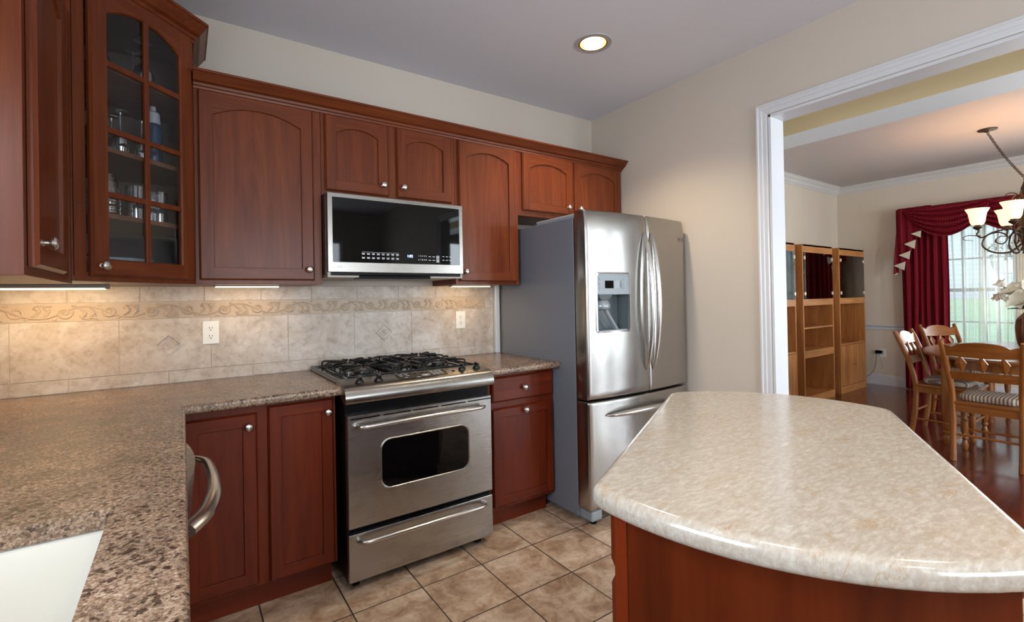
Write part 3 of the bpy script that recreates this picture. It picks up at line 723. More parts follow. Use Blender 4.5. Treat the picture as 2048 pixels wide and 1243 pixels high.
# the left counter with the sink cut-out is built as cells so the opening is real
SX0, SX1, SY0, SY1 = -1.13, -.705, -2.45, -1.69
m = MB()
def edgeL(pts, n_=5, r_=.012):   # rounded front edge strip along a path; profile bulges outward to the right of travel
    prof = [(-.02, CT), (-r_, CT)]+[(-r_+r_*math.sin(PI/2*k/n_), CT-r_+r_*math.cos(PI/2*k/n_)) for k in range(1, n_+1)]
    prof += [(-r_+r_*math.cos(PI/2*k/n_), CT-TH+r_-r_*math.sin(PI/2*k/n_)) for k in range(0, n_+1)]+[(-.02, CT-TH)]
    sweep(m, pts, prof)
# top cells
def cell(x0, x1, y0, y1): m.box(x0, x1, y0, y1, CT-TH, CT)
cell(XL+.001, XE-.02, CF+.02, -.009); cell(XE-.02, -.003, CF+.02, -.009)
cell(XL+.001, SX0, -3.3, CF+.02); cell(SX1, XE-.02, -3.3, CF+.02); cell(SX0, SX1, SY1, CF+.02); cell(SX0, SX1, -3.3, SY0)
edgeL([(XE, -3.3), (XE, CF), (-.003, CF)])
cl_ = m.build('granite_countertop', granite, smooth=False)
tag(cl_, 'brown speckled granite countertop wrapping the corner left of the range', 'countertop', 'granite countertops')
for p in cl_.data.polygons: p.use_smooth = True
cl_.data.set_sharp_from_angle(angle=R(30))
m = MB(); m.box(.768, 1.2740, CF+.02, -.009, CT-TH, CT)
edgeL([(.768, CF), (1.2740, CF)])
cr2 = m.build('granite_countertop', granite); tag(cr2, 'short brown granite countertop between range and refrigerator', 'countertop', 'granite countertops')
for p in cr2.data.polygons: p.use_smooth = True
cr2.data.set_sharp_from_angle(angle=R(30))
# sink
sk = MB(); zt = CT-TH; dpt = .20
o1 = [(SX0-.012, SY0-.012), (SX1+.012, SY0-.012), (SX1+.012, SY1+.012), (SX0-.012, SY1+.012)]
i1 = [(SX0-.004, SY0-.004), (SX1+.004, SY0-.004), (SX1+.004, SY1+.004), (SX0-.004, SY1+.004)]
i2 = [(SX0+.03, SY0+.03), (SX1-.03, SY0+.03), (SX1-.03, SY1-.03), (SX0+.03, SY1-.03)]
sk.loops([[(x_, y_, zt-.0005) for x_, y_ in o1], [(x_, y_, zt-.0005) for x_, y_ in i1], [(x_, y_, zt-.17) for x_, y_ in i1], [(x_, y_, zt-dpt) for x_, y_ in i2]], True, False, True)
so = sk.build('kitchen_sink', simple('sink_bisque', (.70,.665,.60), .22, coat=.3), bevel=.012, seg=3)
tag(so, 'cream undermount sink set into the granite counter', 'sink')
BG = 'base cherry cabinets'
root = empty('base_cabinet', (0,0,0), 0, 'two-door cherry base cabinet under the corner counter left of the range', 'cabinet', BG)
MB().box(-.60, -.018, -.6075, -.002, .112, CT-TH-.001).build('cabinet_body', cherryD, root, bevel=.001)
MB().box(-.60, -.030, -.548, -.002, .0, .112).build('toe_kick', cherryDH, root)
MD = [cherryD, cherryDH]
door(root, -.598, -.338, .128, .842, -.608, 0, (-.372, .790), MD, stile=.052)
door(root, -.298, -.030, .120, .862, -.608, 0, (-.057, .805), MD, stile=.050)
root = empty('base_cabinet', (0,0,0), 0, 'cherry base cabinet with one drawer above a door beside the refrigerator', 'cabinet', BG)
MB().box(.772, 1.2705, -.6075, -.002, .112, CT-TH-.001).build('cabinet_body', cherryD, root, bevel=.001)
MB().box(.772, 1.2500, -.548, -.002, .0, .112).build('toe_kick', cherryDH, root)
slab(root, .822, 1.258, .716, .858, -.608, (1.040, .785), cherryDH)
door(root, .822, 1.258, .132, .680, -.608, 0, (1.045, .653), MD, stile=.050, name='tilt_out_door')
# left run under the counter (sink side)
root = empty('sink_base_cabinet', (0,0,0), 0, 'cherry sink cabinet below the long granite counter', 'cabinet', BG)
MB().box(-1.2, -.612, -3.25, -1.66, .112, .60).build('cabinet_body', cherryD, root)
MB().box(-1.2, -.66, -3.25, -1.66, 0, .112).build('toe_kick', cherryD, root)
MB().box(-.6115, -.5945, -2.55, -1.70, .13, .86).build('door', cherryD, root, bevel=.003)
# dishwasher with bowed handle
root = empty('dishwasher', (0,0,0), 0, 'stainless dishwasher under the counter edge with a wide looped handle', 'dishwasher')
MB().box(-1.2, -.612, -1.60, -.96, .10, .872).build('body', rubber, root)
P = []
for k in range(17):
    t = k/16; P.append((t, .0))
m = MB(); nz = 10; ny = 20
def dwx(y_, z_):
    t = (y_+1.59)/.61; q = max(0, (z_-.55)/.31)
    return -.602+.036*math.sin(PI*max(0,min(1,t)))*q**.7
Ls = []
for j in range(nz+1):
    z_ = .12+(.87-.12)*j/nz
    Ls.append([(dwx(-1.59+.61*i/ny, z_), -1.59+.61*i/ny, z_) for i in range(ny+1)])
m.loops(Ls, False)
Lb = [[(-.611, p[1], p[2]) for p in L_] for L_ in (Ls[0], Ls[-1])]
m.loops([Ls[-1], Lb[1]], False); m.loops([Lb[0], Ls[0]], False)
m.loops([[L_[0] for L_ in Ls], [(-.611, L_[0][1], L_[0][2]) for L_ in Ls]], False); m.loops([[L_[-1] for L_ in Ls], [(-.611, L_[-1][1], L_[-1][2]) for L_ in Ls]], False)
dd = m.build('door', steelX, root, smooth=True)
hp = smoothpath([(-.585, -1.01, .800), (-.560, -1.02, .800), (-.533, -1.07, .800), (-.524, -1.17, .800), (-.522, -1.28, .800), (-.528, -1.39, .798), (-.550, -1.49, .790), (-.588, -1.55, .782)], 6)
MB().tube(hp, lambda t: .014+.008*max(0, t-.45)*2, 10, flat=.75).build('handle', steelh, dd, smooth=True)

# ------------------------------------------------------------------ range
root = empty('gas_range', (0,0,0), 0, 'stainless slide-in gas range with black cooktop and oven', 'range')
MB().box(.002, .755, -.690, -.012, .045, .905).build('body', rubber, root)
for x_ in (.05, .70): MB().box(x_-.015, x_+.015, -.66, -.63, 0, .046).build('foot', rubber, root)
# cooktop
m = MB(); m.box(-.004, .763, -.60, -.010, .9155, .930); ct = m.build('cooktop', black, root, bevel=.005, seg=3)
m = MB(); m.tube([(.006,-.598,.932),(.006,-.022,.932),(.753,-.022,.932),(.753,-.598,.932)], .007, 8); m.build('cooktop_rim', simple('rim_gray', (.10,.10,.11), .25, .8), ct, smooth=True)
# control panel profile (y, z)
pr = [(-.585,.903),(-.585,.936),(-.600,.9385),(-.705,.920),(-.722,.914),(-.732,.902),(-.741,.878),(-.7425,.856),(-.738,.846),(-.70,.846)]
m = MB(); m.loops([[(x_, y_, z_) for y_, z_ in pr] for x_ in (-.006, .0, .757, .764)], True, True, True)
cp = m.build('control_panel', steelM, root, smooth=True)
slope = math.atan2(.9385-.920, .105)
def onp(x_, y_, up=0): return (x_, y_, .9385+(y_+.600)*math.tan(slope)+up)
kb = MB().lathe([(.021,0),(.021,.004),(.0175,.008),(.016,.012),(.012,.014),(.012,.020)], 24)
kb.box(-.0065, .0065, -.017, .017, .012, .031)
kn0 = None
for x_, y_ in ((.077,-.668),(.165,-.672),(.620,-.652),(.706,-.656)):
    if kn0 is None: kn0 = kb.build('burner_knob', black, cp, smooth=True, bevel=.002)
    else: q = kn0.copy(); COL.objects.link(q); q.parent = cp; 
    q = kn0 if x_ == .077 else q
    q.location = onp(x_, y_, .0005); q.rotation_euler = (slope, 0, 0)
m = MB(); a = [onp(x_, y_, .0012) for x_, y_ in ((.262,-.700),(.515,-.700),(.535,-.618),(.262,-.618))]
m.add(a+[(p[0], p[1], p[2]-.002) for p in a], [(0,1,2,3),(4,7,6,5),(0,4,5,1),(1,5,6,2),(2,6,7,3),(3,7,4,0)])
dsp = m.build('display_panel', blackglass, cp)
m = MB()
lp = simple('print_light', (.7,.7,.7), .4)
for (x_, y_, w_, h_) in [(.285,-.635,.02,.008),(.315,-.633,.02,.008),(.285,-.655,.018,.006),(.315,-.655,.02,.006),(.30,-.68,.014,.006),(.36,-.69,.02,.006)]+[(.452+.022*i,-.632-.02*j,.017,.013) for i in range(3) for j in range(3)]:
    p = onp(x_, y_, .0016); m.box(p[0]-w_/2, p[0]+w_/2, p[1]-h_/2, p[1]+h_/2, p[2]-.0004, p[2]+.0003)
m.build('panel_lettering', lp, dsp)['kind'] = 'stuff'
m = MB(); m.tube([(.405+.022*math.cos(a), *onp(0, -.672+.010*math.sin(a), .0016)[1:]) for a in [2*PI*i/24 for i in range(24)]], .0009, 5, closed=True); m.build('oval_emblem', lp, dsp)
text('GE', 'emblem_letters', .016, onp(.405, -.672, .0018), (slope,0,0), lp, dsp)
m = MB(); p = onp(.565,-.655,.0005); m.box(p[0]-.007,p[0]+.007,p[1]-.010,p[1]+.010,p[2]-.002,p[2]+.001); m.build('indicator_window', blackglass, cp)
# burners and grates
for i, (x_, y_, r_) in enumerate([(.17,-.16,.036),(.17,-.43,.045),(.59,-.16,.045),(.59,-.43,.036),(.38,-.30,.05)]):
    bn = MB().lathe([(r_*1.5,0),(r_*1.5,.003),(r_*1.05,.005),(r_*1.05,.014),(r_,.018),(r_*.3,.019)], 28).build('burner', iron, ct, smooth=True, loc=(x_, y_, .9302))
def grate(x0, x1, y0, y1, cs):
    g_ = MB(); zt_ = .966; r_ = .0052
    def bar(p, q): g_.tube([p, q], r_, 6)
    g_.tube([(x0,y0,.938),(x1,y0,.938),(x1,y1,.938),(x0,y1,.938)], .0052, 6, closed=True)
    for (cx_, cy_) in cs:
        for a in range(4):
            an = PI/4+a*PI/2
            ex, ey = (x1 if math.cos(an) > 0 else x0), (cy_+(.105 if math.sin(an) > 0 else -.105))
            ix, iy = cx_+.028*math.cos(an), cy_+.028*math.sin(an)
            g_.tube(smoothpath([(ex,ey,.936),(ex,ey,.958),(ex+(ix-ex)*.14,ey+(iy-ey)*.10,zt_),(ex+(ix-ex)*.6,ey+(iy-ey)*.5,zt_),(ix,iy,zt_),(ix-.006*math.cos(an),iy-.006*math.sin(an),zt_+.010)], 4), r_, 6)
        for s_ in (-1, 1):
            ex = x0 if s_ < 0 else x1
            g_.tube(smoothpath([(ex,cy_,.936),(ex,cy_,.958),(ex-s_*.015,cy_,zt_),(cx_+s_*.034,cy_,zt_),(cx_+s_*.028,cy_,zt_+.010)], 4), r_, 6)
            g_.tube(smoothpath([(cx_,cy_+s_*.118,.938),(cx_,cy_+s_*.116,.958),(cx_,cy_+s_*.10,zt_),(cx_,cy_+s_*.034,zt_),(cx_,cy_+s_*.028,zt_+.010)], 4), r_, 6)
    return g_.build('burner_grate', iron, ct, smooth=True)
grate(.055, .285, -.565, -.045, [(.17,-.16),(.17,-.43)]); grate(.472, .705, -.565, -.045, [(.59,-.16),(.59,-.43)])
g_ = MB()
for x_ in (.315, .380, .445):
    g_.tube(smoothpath([(x_,-.545,.936),(x_,-.545,.956),(x_,-.53,.966),(x_,-.39,.966)], 4), .0052, 6); g_.tube(smoothpath([(x_,-.065,.936),(x_,-.065,.956),(x_,-.08,.966),(x_,-.21,.966)], 4), .0052, 6)
g_.tube([(.300,-.565,.938),(.460,-.565,.938),(.460,-.045,.938),(.300,-.045,.938)], .0052, 6, closed=True)
g_.tube(smoothpath([(.30,-.12,.945),(.31,-.12,.962),(.36,-.10,.968),(.40,-.10,.968),(.45,-.12,.962),(.46,-.12,.945)], 4), .0052, 6)
g_.tube([(.38+.065*math.cos(a), -.30+.10*math.sin(a), .966) for a in [2*PI*i/24 for i in range(24)]], .0052, 6, closed=True)
g_.build('burner_grate', iron, ct, smooth=True)
# oven door with rounded window
def rrect(x0, x1, z0, z1, r_, n_=6):
    P_ = []
    for cx_, cz_, a0 in ((x1-r_, z1-r_, 0), (x0+r_, z1-r_, PI/2), (x0+r_, z0+r_, PI), (x1-r_, z0+r_, 3*PI/2)):
        for k_ in range(n_+1):
            a = a0+PI/2*k_/n_; P_.append((cx_+r_*math.cos(a), cz_+r_*math.sin(a)))
    return P_
def rrect_pair(x0, x1, z0, z1, r_, X0, X1, Z0, Z1, n_=6):
    """outer rectangle points matching the rounded window points"""
    P_ = rrect(x0, x1, z0, z1, r_, n_); O = []
    C_ = [(X1,Z1),(X0,Z1),(X0,Z0),(X1,Z0)]
    for ci in range(4):
        for k_ in range(n_+1):
            p = P_[ci*(n_+1)+k_]; cx_, cz_ = C_[ci]
            if k_ < n_/2: q = ((cx_, p[1]) if ci in (0, 2) else (p[0], cz_))
            elif k_ > n_/2: q = ((p[0], cz_) if ci in (0, 2) else (cx_, p[1]))
            else: q = (cx_, cz_)
            O.append(q)
    return P_, O
m = MB(); I_, O_ = rrect_pair(.150, .618, .430, .664, .045, .003, .754, .287, .788)
Y3 = lambda P_, y_: [(a_, y_, b_) for a_, b_ in P_]
def shr(P_, d, c=(.3785,.5375)): return [(a_+(d if a_ < c[0] else -d), b_+(d if b_ < c[1] else -d)) for a_, b_ in P_]
m.loops([Y3(O_, -.692), Y3(O_, -.721), Y3(shr(O_, .003), -.724), Y3(I_, -.724)], True, True, False)
m.loops([Y3(I_, -.724), Y3(shr(I_, .004), -.7265), Y3(shr(I_, .007), -.7245)], True, False, False)
m.loops([Y3(shr(I_, .007), -.7245), Y3(shr(I_, .007), -.72)], True, False, False)
od = m.build('oven_door', steelX, root)
MB().prism_y(shr(I_, .0068), -.7232, -.715).build('oven_window', blackglass, od)
def bowhandle(x0, x1, z_, yb, yo, r_, par, dz=0):
    P_ = smoothpath([(x0, yb, z_-dz), (x0+.004, yb-.5*(yb-yo), z_-dz*.6), (x0+.035, yo, z_), (x0+.16, yo-.006, z_+.002), ((x0+x1)/2, yo-.009, z_+.003), (x1-.16, yo-.006, z_+.002), (x1-.035, yo, z_), (x1-.004, yb-.5*(yb-yo), z_-dz*.6), (x1, yb, z_-dz)], 6)
    return MB().tube(P_, r_, 12).build('handle', steelh, par, smooth=True)
bowhandle(.040, .700, .742, -.723, -.765, .0105, od)
m = MB()
for a_, b_ in ((.018,.150),(.170,.300),(.313,.446),(.461,.600),(.612,.758)): m.box(a_, b_, -.7245, -.7235, .7705, .7765)
m.build('vent_slot', rubber, od)
m = MB(); m.box(.003, .754, -.722, -.692, .050, .262); dr = m.build('storage_drawer', steelX, root, bevel=.003)
bowhandle(.045, .700, .232, -.721, -.762, .0105, dr)

# ------------------------------------------------------------------ microwave
root = empty('microwave_oven', (0,0,1.428), 0, 'over-the-range stainless microwave with black glass front', 'microwave')
z0 = 1.428
MB().box(.004, .761, -.385, -.008, .008, .4185).build('body', simple('mw_body', (.03,.02,.02), .4), root, bevel=.002)
m = MB(); I_, O_ = rrect_pair(.030, .745, .070, .397, .004, .006, .768, .020, .4185)
m.loops([Y3(O_, -.385), Y3(O_, -.418), Y3(shr(O_, .002, (.387,.22)), -.42), Y3(I_, -.42), Y3(shr(I_, .002, (.387,.22)), -.417)], True, True, False)
md = m.build('door', steelM, root)
MB().prism_y(shr(I_, .0015, (.387,.22)), -.4185, -.41).build('glass_front', blackglass, md)
lp2 = simple('panel_print', (.75,.78,.80), .5, emis=(.6,.65,.7), es=.25); led = simple('panel_led', (.1,.1,.5), .5, emis=(.30,.38,1.0), es=5)
RX = (PI/2, 0, 0)
m = MB()
for j in range(2):
    for i in range(8):
        cx_ = .183+.0262*i; cz_ = .116-.021*j
        m.box(cx_-.008, cx_+.008, -.4192, -.4184, cz_+.002, cz_+.0042); m.box(cx_-.007, cx_+.007, -.4192, -.4184, cz_-.0032, cz_-.001)
m.box(.176, .375, -.4192, -.4184, .1258, .1264)
for j in range(2):
    for i in range(2): m.box(.556+.024*i-.007, .556+.024*i+.007, -.4192, -.4184, .113-.0205*j, .1152-.0205*j)
    for i in range(3): m.box(.640+.022*i-.006, .640+.022*i+.006, -.4192, -.4184, .116-.0205*j, .1182-.0205*j)
m.build('panel_lettering', lp2, md)['kind'] = 'stuff'
m = MB(); m.box(.596, .614, -.4192, -.4184, .103, .1205); m.box(.596, .614, -.4192, -.4184, .083, .1005); m.build('start_button', simple('btn', (.35,.38,.42), .4), md)
text('1:02', 'clock_digits', .020, (.438, -.4188, .1125), RX, led, md)
text('1  2  3  4  5', 'number_keys', .0105, (.512, -.4188, .1155), RX, lp2, md); text('6  7  8  9  0', 'number_keys', .0105, (.512, -.4188, .0945), RX, lp2, md)
m = MB().lathe([(.0095,0),(.0095,.0012),(.001,.0014)], 24); m.xf(Matrix.Rotation(PI/2, 4, 'X')); m.build('round_emblem', chrome, md, loc=(.046, -.4195, .046))
text('LG', 'emblem_letters', .012, (.066, -.4203, .046), RX, simple('emblem_gray', (.35,.35,.35), .4), md)
m = MB(); m.box(.006, .765, -.412, -.02, -.006, .020); m.build('vent_base', simple('mw_under', (.30,.27,.24), .45, .5), root)
m = MB(); m.box(.16, .56, -.416, -.32, -.012, .004); m.box(.02, .75, -.418, -.395, .004, .019); m.build('grease_filter', rubber, root, bevel=.003)

# ------------------------------------------------------------------ refrigerator
root = empty('refrigerator', (0,0,0), 0, 'tall stainless french-door refrigerator with ice dispenser and gray sides', 'refrigerator')
FX0, FX1, FXM = 1.2780, 2.1749, 1.7680
MB().box(FX0, FX1, -.812, -.06, .035, 1.765).build('cabinet_body', grayp, root, bevel=.004)
MB().box(FX0+.006, FX1-.006, -.822, -.80, .10, 1.758).build('gasket', rubber, root)
for x_ in (FX0+.01, FX1-.05): MB().box(x_, x_+.04, -.885, -.45, 1.765, 1.787).build('hinge_cover', grayl, root, bevel=.008)
def fy(x_):
    t = (x_-FX0)/(FX1-FX0); return -.914-.030*(1-(2*t-1)**2)
def fdoor(name, x0, x1, z0_, z1_, hole=None, ztop=True):
    xs_ = [x0+(x1-x0)*i/18 for i in range(19)]; zs_ = [z0_+(z1_-z0_)*i/26 for i in range(27)]
    if hole:
        xs_ = [v for v in xs_ if min(abs(v-hole[0]), abs(v-hole[1])) > .008]+[hole[0], hole[1]]; zs_ = [v for v in zs_ if min(abs(v-hole[2]), abs(v-hole[3])) > .012]+[hole[2], hole[3]]
        xs_.sort(); zs_.sort()
    er = .012
    def y_(x_, z_):
        y = fy(x_)
        for d in (x_-x0, x1-x_, z_-z0_, z1_-z_):
            if d < er: y += er-math.sqrt(max(0, er*er-(er-d)**2))
        if ztop: 
            d = z1_-z_
            if d < .10: y += .014*((.10-d)/.10)**2
        return y
    for v in (x0+.003, x0+.007, x0+.012, x1-.003, x1-.007, x1-.012): xs_.append(v)
    for v in (z0_+.003, z0_+.007, z1_-.003, z1_-.007, z1_-.012): zs_.append(v)
    xs_ = sorted(set(xs_)); zs_ = sorted(set(zs_))
    m = MB(); V = [[(a_, y_(a_, b_), b_) for a_ in xs_] for b_ in zs_]; nx_ = len(xs_)
    vs = [p for L_ in V for p in L_]; fs = []
    for j in range(len(zs_)-1):
        for i in range(nx_-1):
            if hole:
                xm, zm = (xs_[i]+xs_[i+1])/2, (zs_[j]+zs_[j+1])/2
                if hole[0] < xm < hole[1] and hole[2] < zm < hole[3]: continue
            fs.append((j*nx_+i, j*nx_+i+1, (j+1)*nx_+i+1, (j+1)*nx_+i))
    m.add(vs, fs)
    yb = -.824
    m.loops([V[0], [(p[0], yb, p[2]) for p in V[0]]], False); m.loops([V[-1], [(p[0], yb, p[2]) for p in V[-1]]], False)
    for k_ in (0, -1): m.loops([[L_[k_] for L_ in V], [(L_[k_][0], yb, L_[k_][2]) for L_ in V]], False)
    m.add([(x0,yb,z0_),(x1,yb,z0_),(x1,yb,z1_),(x0,yb,z1_)], [(0,1,2,3)])
    bm = bmesh.new()
    o = m.build(name, steelZ, root)
    bm.from_mesh(o.data); bmesh.ops.remove_doubles(bm, verts=bm.verts, dist=1e-5); bmesh.ops.recalc_face_normals(bm, faces=bm.faces); bm.to_mesh(o.data); bm.free()
    for p in o.data.polygons: p.use_smooth = True
    o.data.set_sharp_from_angle(angle=R(50))
    return o
HL = (1.349, 1.601, 1.098, 1.434)
ld = fdoor('door', FX0, FXM-.003, .716, 1.797, HL); rd = fdoor('door', FXM+.003, FX1, .716, 1.797); bd = fdoor('freezer_drawer', FX0, FX1, .092, .704, ztop=False)
# dispenser
yf = fy(1.475)
m = MB(); I_ = rrect(1.352, 1.598, 1.101, 1.431, .016); O_ = rrect(1.342, 1.608, 1.091, 1.441, .022)
yv = lambda P_, d: [(a_, fy(a_)+d, b_) for a_, b_ in P_]
m.loops([yv(O_, .004), yv(O_, -.004), yv(I_, -.005), yv(I_, .012)]); dp = m.build('dispenser', chrome, ld, smooth=True)
m = MB(); xs_ = [1.35+.25*i/10 for i in range(11)]
m.loops([[(x_, fy(x_)+.001, z_) for x_ in xs_] for z_ in (1.312, 1.432)], False); m.loops([[(x_, fy(x_)+.001, 1.312) for x_ in xs_], [(x_, fy(x_)+.04, 1.312) for x_ in xs_]], False)
pn = m.build('control_panel', grayl, dp, smooth=True)
m = MB(); m.loops([[(x_, fy(x_)-.0005, z_) for x_ in (1.412,1.44,1.475,1.51,1.538)] for z_ in (1.348, 1.392)], False); m.build('display_screen', blackglass, pn)
m = MB()
for xx in (1.382, 1.565):
    for zz in (1.346, 1.372, 1.398): m.tube([(xx-.012, fy(xx)-.001, zz-.006), (xx+.012, fy(xx)-.001, zz-.006), (xx+.012, fy(xx)-.001, zz+.007), (xx-.012, fy(xx)-.001, zz+.007)], .0016, 5, closed=True)
m.build('button', simple('btn_light', (.62,.68,.70), .4), pn)
m = MB(); a0, a1, b0, b1 = 1.349, 1.601, 1.098, 1.315; yb = -.842
m.add([(a0,yf+.008,b0),(a1,yf+.008,b0),(a1,yb,b0),(a0,yb,b0),(a0,yf+.008,b1),(a1,yf+.008,b1),(a1,yb,b1),(a0,yb,b1)], [(0,1,2,3),(4,5,6,7),(2,3,7,6),(0,3,7,4),(1,2,6,5)])
m.build('dispenser_recess', grayd, dp)
m = MB(); m.loops([[(1.36,-.935,1.314),(1.47,-.935,1.314),(1.47,-.86,1.314),(1.36,-.86,1.314)], [(1.365,-.93,1.300),(1.462,-.93,1.300),(1.462,-.865,1.300),(1.365,-.865,1.300)], [(1.385,-.925,1.280),(1.440,-.925,1.280),(1.440,-.87,1.280),(1.385,-.87,1.280)]], True, True, True)
m.build('ice_chute', grayd, dp, bevel=.003)
MB().lathe([(.030,.058),(.042,.050),(.050,.032),(.052,.018),(.046,.006),(.030,0)], 24).build('chute_bell', simple('bell_silver', (.32,.36,.40), .3, .4), dp, smooth=True, loc=(1.405,-.905,1.222))
MB().tube(smoothpath([(1.418,-.915,1.236),(1.44,-.912,1.205),(1.49,-.905,1.150),(1.533,-.898,1.104)], 5), lambda t: .0155, 12, flat=.6).build('lever', simple('lever_silver', (.55,.60,.64), .28, .5), dp, smooth=True)
MB().box(1.352, 1.598, -.93, -.845, 1.0985, 1.106).build('drip_tray', grayl, dp)
# door handles: bowed bars with pointed ends over a crescent plate
def fhandle(xc, s_, par):
    P_ = []; n_ = 24
    for i in range(n_+1):
        t = i/n_; z_ = 1.69-.842*t; q = math.sin(PI*t)
        P_.append((xc, fy(xc)-.004-.058*q**.7, z_))
    bar = MB().tube(P_, lambda t: .004+.0125*math.sin(PI*min(1,max(0,t)))**.35, 12, flat=.8, up=(0,1,0)).build('handle', steelh, par, smooth=True)
    m = MB(); Lo, Li, Lf = [], [], []
    for i in range(n_+1):
        t = i/n_; z_ = 1.69-.842*t; q = math.sin(PI*t)
        x_o = xc-s_*(.002+.040*q**.8); Lo.append((x_o, fy(x_o)+.001, z_)); x_m = xc-s_*(.001+.032*q**.8); Lf.append((x_m, fy(x_m)-.010*q**.5, z_)); Li.append((xc-s_*.018*q, fy(xc)-.001, z_))
    m.loops([Lo, Lf, Li], False); m.build('handle_plate', steelh, bar, smooth=True)
fhandle(1.738, 1, ld); fhandle(1.800, -1, rd)
P_ = [(1.40+.66*i/24, fy(1.40+.66*i/24)-.003-.050*math.sin(PI*i/24)**.6, .618+.012*math.sin(PI*i/24)) for i in range(25)]
MB().tube(P_, lambda t: .004+.0135*math.sin(PI*t)**.4, 12, up=(0,1,0)).build('handle', steelh, bd, smooth=True)
m = MB(); m.tube([(2.098,fy(2.1)-.001,1.652),(2.160,fy(2.16)-.001,1.652),(2.160,fy(2.16)-.001,1.682),(2.098,fy(2.1)-.001,1.682)], .0008, 4, closed=True)
m.lathe([(.009,0),(.009,.001),(.001,.0011)], 16, c=(0,0,0)); lg = MB(); 
m2 = MB().lathe([(.0085,0),(.0085,.001),(.001,.0011)], 16); m2.xf(Matrix.Translation((2.114, fy(2.114)-.0005, 1.667)) @ Matrix.Rotation(PI/2, 4, 'X'))
m2.tube([(2.098,fy(2.1)-.001,1.652),(2.160,fy(2.16)-.001,1.652),(2.160,fy(2.16)-.001,1.682),(2.098,fy(2.1)-.001,1.682)], .0008, 4, closed=True)
bdg = m2.build('badge', simple('badge_dark', (.10,.07,.06), .4), rd)
text('LG', 'badge_letters', .017, (2.142, fy(2.142)-.001, 1.667), RX, simple('badge_letters', (.12,.11,.11), .4), bdg)
for x_ in (FX0+.02, FX1-.10):
    MB().box(x_, x_+.085, -.905, -.80, .022, .085).build('foot_cover', grayl, root, bevel=.012, seg=3)
    MB().lathe([(.018,0),(.018,.024)], 14).build('foot', rubber, root, loc=(x_+.045, -.87, 0))

# ------------------------------------------------------------------ island
e_ = Vector((.478, .878)); 
def arc3(p, q, sag, n_=16, side=1):
    p, q = Vector(p), Vector(q); d = q-p; c_ = d.length; nrm = Vector((d.y, -d.x)).normalized()*side
    rad = (c_*c_/4+sag*sag)/(2*sag); out = []
    for i in range(n_+1):
        s_ = -c_/2+c_*i/n_; h_ = math.sqrt(rad*rad-s_*s_)-(rad-sag); out.append((p+q)/2+d.normalized()*s_+nrm*h_)
    return out
ICORN = dict(nl=(.095, -2.158), fl=(1.015, -1.661), fr=(1.325, -2.297), nr=(.440, -2.766))
near = arc3(ICORN['nl'], ICORN['nr'], .117); far = arc3(ICORN['fr'], ICORN['fl'], .14)
def roundc(P_, r_, n_=5):
    o = []; k_ = len(P_)
    for i in range(k_):
        a, b_, c_ = Vector(P_[i-1]), Vector(P_[i]), Vector(P_[(i+1) % k_]); d0 = (a-b_); d1 = (c_-b_)
        ang = d0.angle(d1)
        if ang < R(150):
            rr_ = min(r_, d0.length*.45, d1.length*.45); p = b_+d0.normalized()*rr_; q = b_+d1.normalized()*rr_
            for j in range(n_+1):
                t = j/n_; o.append(p*(1-t)**2+b_*2*t*(1-t)+q*t*t)
        else: o.append(b_)
    return o
def resamp(P_, n_):
    P_ = [Vector(p) for p in P_]; P_.append(P_[0]); out = []
    Ls_ = [0]
    for a, b_ in zip(P_, P_[1:]): Ls_.append(Ls_[-1]+(b_-a).length)
    for i in range(n_):
        s_ = Ls_[-1]*i/n_
        for k_ in range(len(P_)-1):
            if Ls_[k_+1] >= s_: t = (s_-Ls_[k_])/max(1e-9, Ls_[k_+1]-Ls_[k_]); out.append(P_[k_].lerp(P_[k_+1], t)); break
    return out
poly = roundc(near+far, .05)
poly = [tuple(p) for p in resamp(poly, 220)]
m = MB(); mb_, Ls = slab_outline(m, poly, CT, .046, .0195, n_=5)
Ls = [L_ for L_ in Ls]
m.loops(Ls, True, True, True)
root = empty('kitchen_island', (0,0,0), 0, 'kitchen island with bowed cream quartz top on a cherry base', 'island')
it = m.build('island_top', quartz, root)
for p in it.data.polygons: p.use_smooth = True
it.data.set_sharp_from_angle(angle=R(40))
# base: local frame with x along the long side, y to the range side
ang = math.atan2(ICORN['fl'][1]-ICORN['nl'][1], ICORN['fl'][0]-ICORN['nl'][0])
ib = empty('tmp'); bpy.data.objects.remove(ib)
bx0, by0 = .124, -2.196     # near corner on the range side
def ist(o): o.location = (bx0, by0, 0); o.rotation_euler = (0, 0, ang); return o
W_, D_ = .93, .605
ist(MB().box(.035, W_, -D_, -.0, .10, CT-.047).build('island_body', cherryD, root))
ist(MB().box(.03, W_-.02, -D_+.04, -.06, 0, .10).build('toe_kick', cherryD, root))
pm = wood('cherry_panel', (.045,.0065,.0015), (.090,.0135,.0026), (.125,.0210,.0045), axis='Z', scale=.55, rnd=0)
ist(MB().box(.012, .035, -D_, -.023, .0, CT-.0475).build('end_panel', pm, root))
ist(MB().box(.008, .037, -.023, 0.002, .0, CT-.0475).build('corner_stile', cherryD, root, bevel=.001))
